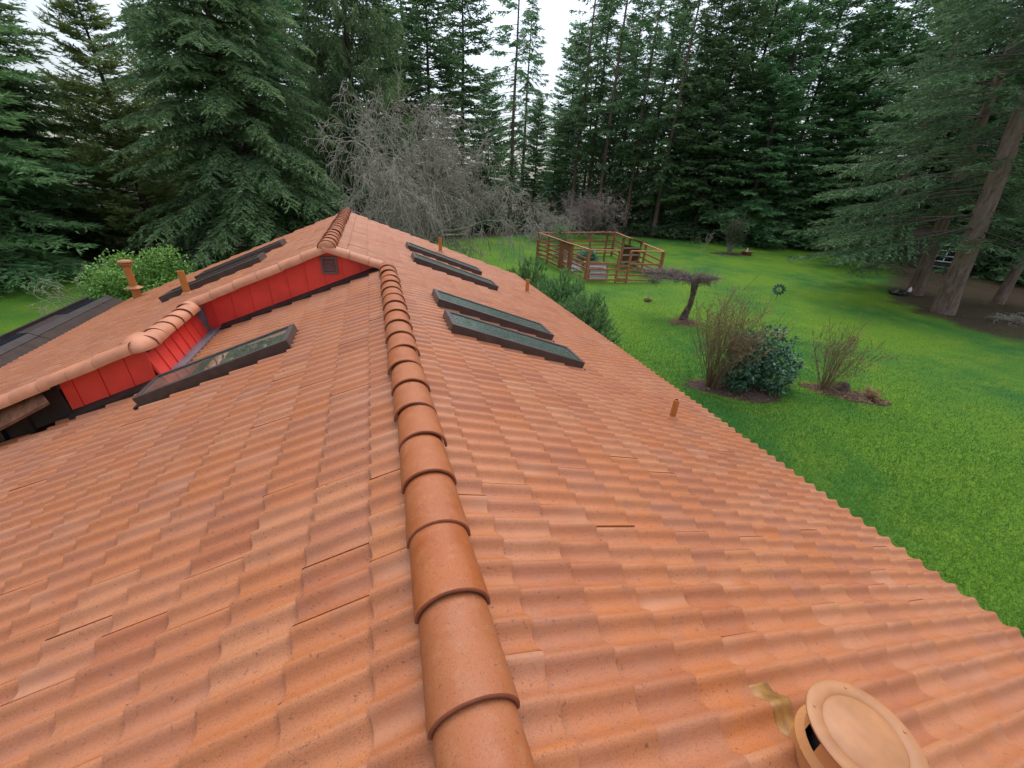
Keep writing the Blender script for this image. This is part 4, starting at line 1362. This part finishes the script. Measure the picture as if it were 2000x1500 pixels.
flat_bed('mulch_bed', (10.1, 8.45), 1.35, .72, 90, 'dark mulch under the tall twiggy bush and the rhododendron', -.5)
flat_bed('mulch_bed', (13.6, 7.45), 1.2, .46, 91, 'dark mulch under the lone thin bush', -.75)
flat_bed('mulch_bed', (13.25, 14.6), .75, .6, 93, 'reddish mulch round the foot of the pruned table tree')
flat_bed('mulch_bed', (33.4, 32.9), 2.4, 1.0, 95, 'dry mulch under the vase shaped shrub')


# dried fern and a stone by the lone bush
def fern(loc, seed, label, n=16, L=.75):
    rg = np.random.default_rng(seed)
    e = empty('dried_fern', loc); tag(e, label, 'fern')
    P = []; D = []; Ls = []; polys = []
    for i in range(n):
        az = rg.uniform(-2.2, 1.4); el = rg.uniform(.1, 1.1); l = L * rg.uniform(.6, 1.2)
        o = np.array([math.cos(az), math.sin(az), 0])
        s = np.linspace(0, 1, 12)
        pts = o * (l * s * math.cos(el))[:, None]; pts[:, 2] = l * (s * math.sin(el) - .55 * s ** 2) + .05
        polys.append((pts, np.linspace(.008, .002, 12)))
        for k in range(1, 12):
            for sd in (-1, 1):
                lat = np.array([-o[1], o[0], -.25]) * sd + o * .35
                P.append(pts[k]); D.append(lat); Ls.append(.16 * (1.05 - s[k]))
    P = np.array(P); D = norm(np.array(D) + rg.normal(0, .15, (len(P), 3)))
    V, F, at = blades(P, D, np.array(Ls), np.full(len(P), .035), rg, .5, np.clip(rg.normal(.5, .2, len(P)), 0, 1), rg.random(len(P)))
    mesh_obj('fronds', np_mesh('fronds', V, [F], M['fern'], False, at), e)
    V, F = tubes(polys, 3)
    mesh_obj('stalks', np_mesh('stalks', V, [F], M['twig_brown'], True), e)


fern((14.15, 7.05, GZ + .02), 100, 'dried brown fern collapsed beside the lone bush', 22)


def rock(name, loc, size, seed, mat, label, cat):
    bm = bmesh.new(); bmesh.ops.create_icosphere(bm, subdivisions=3, radius=1)
    rg = random.Random(seed); ph = [rg.uniform(0, 6) for _ in range(6)]
    for v in bm.verts:
        p = v.co; k = 1 + .13 * math.sin(3 * p.x + ph[0]) + .12 * math.sin(4 * p.y + ph[1]) + .1 * math.sin(5 * p.z + ph[2]) + .05 * math.sin(9 * p.x + ph[3])
        v.co = Vector((p.x * size[0] * k, p.y * size[1] * k, max(p.z, -.35) * size[2] * k))
    me = bpy.data.meshes.new(name); bm.to_mesh(me); bm.free(); me.materials.append(mat)
    o = bpy.data.objects.new(name, me); link(o); o.location = loc
    tag(o, label, cat)
    return o


rock('stone', (13.75, 7.6, GZ + .13), (.24, .2, .2), 3, M['bark_dark'], 'dark rounded stump at the foot of the lone bush', 'stump')

# pruned table tree
def table_tree():
    rg = np.random.default_rng(110)
    e = empty('table_tree', (13.38, 14.82, GZ)); tag(e, 'pruned flat topped tree with a one sided arm of thatched twigs', 'tree')
    # directions: "left" runs across the view
    lf = np.array([-.74, .60, 0.0]); lf /= np.linalg.norm(lf)
    polys = []
    tr = np.array([[-.05, 0, -.1], [.0, .02, .35], [.12, .0, .8], [.16, .03, 1.2], [.14, .02, 1.6], [.12, .02, 1.85]])
    polys.append((tr, np.array([.28, .17, .125, .115, .15, .17])))
    top = tr[-1]
    tips = []
    for i in range(15):
        sgn = 1 if i < 11 else -1
        L = rg.uniform(1.2, 2.35) if sgn > 0 else rg.uniform(.3, .75)
        d = lf * sgn + np.array([rg.normal(0, .22), rg.normal(0, .22), 0])
        s = np.linspace(0, 1, 8)
        pts = top + np.outer(s, d * L) + np.array([0, 0, 1.0]) * (np.sin(s * 2.6) * .16 + rg.uniform(-.05, .2) * s)[:, None] + rg.normal(0, .035, (8, 3)) * s[:, None]
        polys.append((pts, np.linspace(.055, .018, 8)))
        for k in range(1, 8): tips.append(pts[k])
    V, F = tubes(polys, 7)
    mesh_obj('trunk', np_mesh('trunk', V, [F], M['bark_dark'], True), e)
    tw = []
    for p in tips:
        for _ in range(16):
            d = norm(rg.normal(size=3) * np.array([1, 1, .6]) + np.array([0, 0, .30])); l = rg.uniform(.16, .5)
            q = np.stack([p + rg.normal(0, .05, 3) + d * l * x + np.array([0, 0, -.12 * l * x * x]) + rg.normal(0, .012, 3) for x in np.linspace(0, 1, 4)])
            tw.append((q, np.linspace(.008, .004, 4)))
    for _ in range(60):
        p = top + rg.normal(0, .22, 3) * np.array([1, 1, .3]); l = rg.uniform(.3, .75); d = norm(np.array([0, 0, 1.0]) + rg.normal(0, .3, 3) + lf * -.2)
        tw.append((np.stack([p + d * l * x for x in np.linspace(0, 1, 4)]), np.linspace(.007, .003, 4)))
    V, F = tubes(tw, 3)
    mesh_obj('twigs', np_mesh('twigs', V, [F], M['twig_red'], True), e)


table_tree()

# staked sapling
e = empty('sapling', (13.78, 18.3, GZ)); tag(e, 'young sapling with a green tuft on a pale stake', 'sapling')
MB().tube([(0, 0, -.05), (.02, 0, .5), (.10, .02, 1.15)], [.02, .018, .012], 8).build('stake', M['twig_pale'], e, smooth=True)
rg = np.random.default_rng(120)
c = rg.normal(0, .13, (70, 3)) + np.array([.12, .02, 1.2])
V, F, at = leafy(c, 121, 6, .13, .05)
mesh_obj('leaves', np_mesh('leaves', V, [F], M['pine'], False, at), e)
o = flat_bed('planting_hole', (13.78, 18.3), .2, .16, 122, 'small ring of bare soil round the staked sapling')

# garden wind spinner: petals round a ring
spl = Vector((22.24, 17.6, GZ))
e = empty('wind_spinner', spl); tag(e, 'dark round wind spinner with petal blades standing on the open lawn', 'wind spinner')
MB().tube([(0, 0, -.05), (0, 0, .55)], .012, 8).build('stake', M['brown'], e, smooth=True)
fwd = (CAM - spl); fwd.z = 0; fwd.normalize(); sx = Vector((-fwd.y, fwd.x, 0)); uz = Vector((0, 0, 1)); cc = Vector((0, 0, .60)) + fwd * .03
for k in range(12):
    t = 2 * math.pi * k / 12
    d = sx * math.cos(t) + uz * math.sin(t); q = sx * -math.sin(t) + uz * math.cos(t)
    MB().add([cc + d * .10, cc + d * .22 + q * .07 + fwd * .03, cc + d * .35 + q * .015, cc + d * .33 - q * .05, cc + d * .22 - q * .055 - fwd * .02,
              cc + d * .10 - fwd * .01, cc + d * .22 + q * .07 + fwd * .02, cc + d * .35 + q * .015 - fwd * .01, cc + d * .33 - q * .05 - fwd * .01, cc + d * .22 - q * .055 - fwd * .03],
             [(0, 1, 2, 3, 4), (9, 8, 7, 6, 5)]).build('petal', M['teal'], e)
mb = MB()
for k in range(24):
    t0, t1 = 2 * math.pi * k / 24, 2 * math.pi * (k + 1) / 24
    mb.bar(cc + (sx * math.cos(t0) + uz * math.sin(t0)) * .2, cc + (sx * math.cos(t1) + uz * math.sin(t1)) * .2, .014)
mb.build('ring', M['teal'], e)
mb = MB(); mb.bar(cc - fwd * .05, cc + fwd * .05, .07, .07); mb.build('hub', M['teal'], e, bevel=.012)

# bowl planter at the back of the lawn
e = empty('bowl_planter', (35.0, 32.4, GZ)); tag(e, 'wide clay bowl planter right of the vase shaped shrub', 'planter')
MB().lathe([(0, .02), (.32, .02), (.52, .30), (.58, .34), (.58, .38), (.50, .38), (.46, .30), (0, .30)], n=28).build('bowl', M['clay'], e, smooth=True)
MB().lathe([(0, .31), (.465, .31)], n=28).build('soil', M['soil'], e)
e = empty('garden_ornament', (34.75, 32.2, GZ + .32)); tag(e, 'tiny white ornament sitting on the clay bowl', 'ornament')
MB().lathe([(0, -.02), (.09, 0), (.11, .1), (.06, .2), (.07, .27), (.03, .36), (0, .37)], n=14).build('figure', M['white'], e, smooth=True)

# ---- fenced garden pen
FLc, NLc, FRc, BRc = Vector((12.0, 30.9, GZ)), Vector((12.35, 22.95, GZ)), Vector((17.3, 22.3, GZ)), Vector((19.6, 32.2, GZ))
PEN = Vector((15.2, 27, GZ))
pen = empty('garden_pen', PEN); tag(pen, 'red brown timber pen of posts and rails round raised beds on the lawn', 'fence')
PI_ = Matrix.Translation(-PEN)
def pb(p, q, w, h, name, mat='wood', up=(0, 0, 1)):
    return MB().bar(p, q, w, h, up).build(name, M[mat], pen, PI_)


def at(a, b, t, z): return a + (b - a) * t + Vector((0, 0, z))
def side(a, b, posts, rails, hp=1.92, rw_=.06, rh=.11, cap=True, skip=()):
    for i, t in enumerate(posts):
        pb(at(a, b, t, -.05), at(a, b, t, hp), .12, .12, 'post')
    for z in rails:
        for t0, t1 in zip(posts[:-1], posts[1:]):
            if (t0, t1) in skip: continue
            pb(at(a, b, t0 + .005, z), at(a, b, t1 - .005, z), rw_, rh, 'rail')
    if cap:
        for t0, t1 in zip(posts[:-1], posts[1:]):
            if (t0, t1) in skip: continue
            pb(at(a, b, t0 - .004, hp + .025), at(a, b, t1 - .005, hp + .03), .18, .06, 'top_rail')


side(FLc, NLc, [0, .25, .5, .72, .985], [.18, .48, .78, 1.08, 1.38], skip=((.5, .72),))
side(NLc, FRc, [0, .40, .55, 1.0], [.14, .46, .78, 1.15], skip=((.40, .55),))
side(FRc, BRc, [.015, .3, .62, 1.0], [.25, .62, .98, 1.35])
side(BRc, FLc, [.01, .33, .66, .99], [.25, .6, .95, 1.3])
pb(at(NLc, FRc, 0, 1.95), at(NLc, FRc, .40, 1.95), .15, .06, 'top_rail')
# low gate between the two front posts
for z in (.14, .42, .72, 1.02):
    pb(at(NLc, FRc, .405, z), at(NLc, FRc, .545, z), .04, .09 if z > .2 else .24, 'gate_rail')
for t in (.44, .475, .51):
    pb(at(NLc, FRc, t, .26), at(NLc, FRc, t, 1.0), .03, .03, 'gate_bar')
# solid screen with a tall cut-out on the left side
d = (NLc - FLc).normalized(); nrm = Vector((d.y, -d.x, 0))
def board(t0, t1, z0, z1, name='screen_board'):
    pb(at(FLc, NLc, (t0 + t1) / 2, z0) , at(FLc, NLc, (t0 + t1) / 2, z1), (t1 - t0) * 7.95, .05, name, 'wood_dark', up=nrm)
board(.50, .565, 0, 1.9); board(.655, .72, 0, 1.9); board(.566, .654, 1.45, 1.9); board(.566, .654, 0, .45)
pb(at(FLc, NLc, .495, 1.93), at(FLc, NLc, .725, 1.93), .16, .05, 'screen_cap', 'wood_dark')
for k in range(4):
    z = .52 + k * .24
    pb(at(FLc, NLc, .566, z), at(FLc, NLc, .654, z + .2), .02, .025, 'trellis_bar')
    pb(at(FLc, NLc, .566, z + .2), at(FLc, NLc, .654, z), .02, .02, 'trellis_bar')
# little lean-to roof on the right side
SH = Vector((17.6, 27.6, GZ))
shed = empty('garden_shelter', SH); tag(shed, 'small timber shelter with a sloping brown roof inside the pen', 'shelter')
for x, y, h in ((-.75, -1.2, 2.25), (.75, -1.2, 1.95), (-.75, 1.2, 2.25), (.75, 1.2, 1.95)):
    MB().bar((x, y, -.05), (x, y, h), .11).build('post', M['wood'], shed)
for k in range(7):
    y = -1.5 + k * .5
    MB().bar((-1.0, y, 2.36), (1.0, y, 1.96), .46, .05, up=(.2, 0, 1)).build('roof_board', M['wood_dark'], shed)
for k in range(6):
    MB().box(.73, .79, -1.1 + k * .37, -1.1 + k * .37 + .33, .1, 1.5).build('wall_board', M['wood_dark'], shed)
for k in range(3):
    MB().box(-.72, .70, -1.23, -1.17, .5 + k * .5, .6 + k * .5).build('shelf', M['twig_pale'], shed)


def planter(loc, rz, lx, ly, h, label, seed):
    e = empty('raised_bed', loc, rz); tag(e, label, 'planter', 'galvanised raised beds')
    for (a, b) in (((-lx, -ly), (lx, -ly)), ((lx, -ly), (lx, ly)), ((lx, ly), (-lx, ly)), ((-lx, ly), (-lx, -ly))):
        a = Vector((a[0], a[1], 0)); b = Vector((b[0], b[1], 0)); d = (b - a).normalized(); o = Vector((d.y, -d.x, 0))
        vs = []; nz = 13
        for i in range(nz):
            w = .012 * (1 if i % 2 else -1)
            for p in (a, b): vs.append(p + o * w + Vector((0, 0, h * i / (nz - 1))))
        fs = [(2 * i, 2 * i + 1, 2 * i + 3, 2 * i + 2) for i in range(nz - 1)]
        MB().add(vs, fs).build('steel_side', M['steel'], e)
    MB().box(-lx + .02, lx - .02, -ly + .02, ly - .02, h - .14, h - .10).build('soil', M['soil'], e)
    mb = MB()
    for a, b in (((-lx - .03, -ly), (lx + .03, -ly)), ((-lx - .03, ly), (lx + .03, ly))): mb.bar((a[0], a[1], h + .02), (b[0], b[1], h + .02), .07, .04)
    for a, b in (((-lx, -ly + .036), (-lx, ly - .036)), ((lx, -ly + .036), (lx, ly - .036))): mb.bar((a[0], a[1], h + .02), (b[0], b[1], h + .02), .07, .04)
    mb.build('rim', M['wood'], e)
    for sx_ in (-lx, lx):
        for sy in (-ly, ly): MB().bar((sx_, sy, 0), (sx_, sy, h - .002), .06).build('corner_post', M['wood'], e)


planter((13.45, 23.75, GZ), -.13, .62, .4, .62, 'galvanised raised bed nearest the front rails of the pen', 1)
planter((14.35, 25.6, GZ), -.13, .65, .55, .62, 'galvanised raised bed behind the nearest one', 2)
planter((13.0, 26.6, GZ), -.13, .55, .6, .55, 'galvanised raised bed behind the screen with the cut-out', 3)
leaf_bush('garden_plant', (15.2, 28.2, GZ), 130, (.95, .7, .75), 420, 'low dark green plant in the middle of the pen', 'rhodo', .13)
V, F = bare(131, .25, 1.5, 1.3, 9, 3, .4, .04, .007, 1.0, 3, True)
o = mesh_obj('garden_shrub', np_mesh('garden_shrub', V, [F], M['twig_red'], True)); o.location = (13.3, 28.4, GZ)
tag(o, 'small bare reddish shrub inside the pen', 'shrub')
(Vt, Ft, _n), (Vc, Fc, at_) = conifer(132, 2.3, .42, .08, .16, 5, 'fir', .09, .03, trunk_r=.04)
plant_tree('dwarf_conifer', (np_mesh('trunk', Vt, [Ft], M['bark_dark'], True), np_mesh('crown', Vc, [Fc], M['fir_deep'], False, at_)), (13.9, 31.0, GZ), 0, 1.0, 'slim dwarf conifer at the back of the pen', 'shrub')

# ---- things under the trees on the right
V, F = bare(140, .1, 1.6, .7, 18, 3, .9, .03, .010, .9, 3)
o = mesh_obj('brush_pile', np_mesh('brush_pile', V, [F], M['twig'], True)); o.location = (32.6, 11.6, GZ); o.scale = (1.3, 1.0, .55)
tag(o, 'pile of cut twigs on the ground right of the thickest trunk', 'brush pile')
rock('black_sack', (33.1, 17.6, GZ + .1), (.62, .45, .22), 9, M['blacktarp'], 'black plastic sack left of the second trunk', 'sack')
e = empty('white_jug', (33.65, 17.35, GZ + .22)); tag(e, 'small white jug on the black sack', 'jug')
MB().lathe([(0, 0), (.09, 0), (.10, .18), (.04, .26), (.04, .31), (0, .31)], n=14).build('body', M['white'], e, smooth=True)
# summer house with a white window grid in the shade
GHL = Vector((49.6, 24.2, GZ))
gh = empty('garden_house', GHL, math.radians(-62)); tag(gh, 'dark garden house with a white paned window between two trunks', 'building')
MB().box(-2.6, 2.6, .05, 2.6, -.05, 2.6).build('wall', M['bark_dark'], gh)
MB().add([(-2.9, -.3, 2.55), (2.9, -.3, 2.55), (2.9, 2.9, 3.4), (-2.9, 2.9, 3.4), (-2.9, -.3, 2.62), (2.9, -.3, 2.62), (2.9, 2.9, 3.47), (-2.9, 2.9, 3.47)],
         [(0, 3, 2, 1), (4, 5, 6, 7), (0, 1, 5, 4), (1, 2, 6, 5), (2, 3, 7, 6), (3, 0, 4, 7)]).build('roof', M['brown'], gh)
mb = MB()
for k in range(5): mb.box(-1.2 + k * .6 - .04, -1.2 + k * .6 + .04, -.04, .045, .85, 2.25)
for z in (.85, 1.32, 1.79, 2.25): mb.box(-1.24, 1.24, -.05, .04, z - .04, z + .04)
wnd = mb.build('window', M['white'], gh)
for i in range(4):
    for j in range(3):
        MB().box(-1.16 + i * .6, -.64 + i * .6, .025, .035, .89 + j * .47, 1.28 + j * .46).build('pane', M['blackglass'], wnd)
MB().box(-1.5, 1.5, -.55, -.05, .35, .42).build('bench', M['blueglass'], gh)
# pale tarpaulin over a stack, glimpsed behind the trunks
rock('tarpaulin', (61.0, 27.0, GZ + 1.0), (2.4, 1.6, 2.0), 21, simple('pale blue tarpaulin', (.45, .52, .62), .4, .1), 'pale blue white tarpaulin over a stack behind the thick trunk', 'tarpaulin')
# neighbour's roof beyond the wood
NB = Vector(polar(24.9, 92))
nb = empty('neighbour_house', NB, math.radians(-25)); tag(nb, 'far house with a grey roof glimpsed below the sky gap', 'house')
MB().box(-4.5, 4.5, -3, 3, -.1, 2.9).build('wall', M['wallpale'], nb)
for sgn in (1, -1):
    MB().add([(-5, sgn * -3.6, 2.7), (5, sgn * -3.6, 2.7), (5, sgn * -.004, 4.6), (-5, sgn * -.004, 4.6), (-5, sgn * -3.6, 2.55), (5, sgn * -3.6, 2.55), (5, sgn * -.004, 4.45), (-5, sgn * -.004, 4.45)],
             [(0, 1, 2, 3), (7, 6, 5, 4), (0, 4, 5, 1), (1, 5, 6, 2), (2, 6, 7, 3), (3, 7, 4, 0)]).build('roof', M['roofgrey'], nb)

# ---- grass blades on the part of the lawn near the house
def grass():
    rg = np.random.default_rng(150)
    n = 420000
    rr = 5.0 + rg.gamma(2.2, 4.6, n); aa = rg.uniform(.25, 1.95, n)
    x = CAM.x + rr * np.sin(aa); y = rr * np.cos(aa)
    # keep clear of beds
    ok = (x > 4.4) & (rr < 45)
    for cx_, cy_, r_ in ((10.1, 8.45, .85), (13.6, 7.45, .5), (13.25, 14.6, .45), (9.5, 8.8, .6), (10.8, 8.1, .5), (13.1, 7.9, .4), (14.1, 7.0, .35)): ok &= np.hypot(x - cx_, y - cy_) > r_
    x, y = x[ok], y[ok]; n = len(x)
    P = np.stack([x, y, np.full(n, GZ - .01) + .05 * np.sin(x * .31 + 1) * np.cos(y * .27)], 1)
    D = norm(rg.normal(0, .7, (n, 3)) * np.array([1, 1, .2]) + np.array([0, 0, 1.0]))
    patch = .5 + .5 * np.sin(x * 1.3 + 2 * np.sin(y * .8)) * np.cos(y * 1.1 + 1.5 * np.sin(x * .5))
    low = np.clip(.5 + .45 * np.sin(x * .33 + 1.1 * np.sin(y * .21) - 1.2) + .35 * np.sin(y * .29 + x * .17), 0, 1)
    V, F, at = blades(P, D, rg.uniform(.05, .12, n), rg.uniform(.006, .013, n), rg, 0, np.clip(-.05 + .42 * patch + .5 * low + rg.normal(0, .2, n), 0, 1), np.clip(rg.random(n) - .62 + .25 * low, 0, 1))
    o = mesh_obj('grass', np_mesh('grass', V, [F], M['grass'], False, at))
    tag(o, 'short grass blades of the lawn below the eave', 'grass', kind='stuff')


grass()
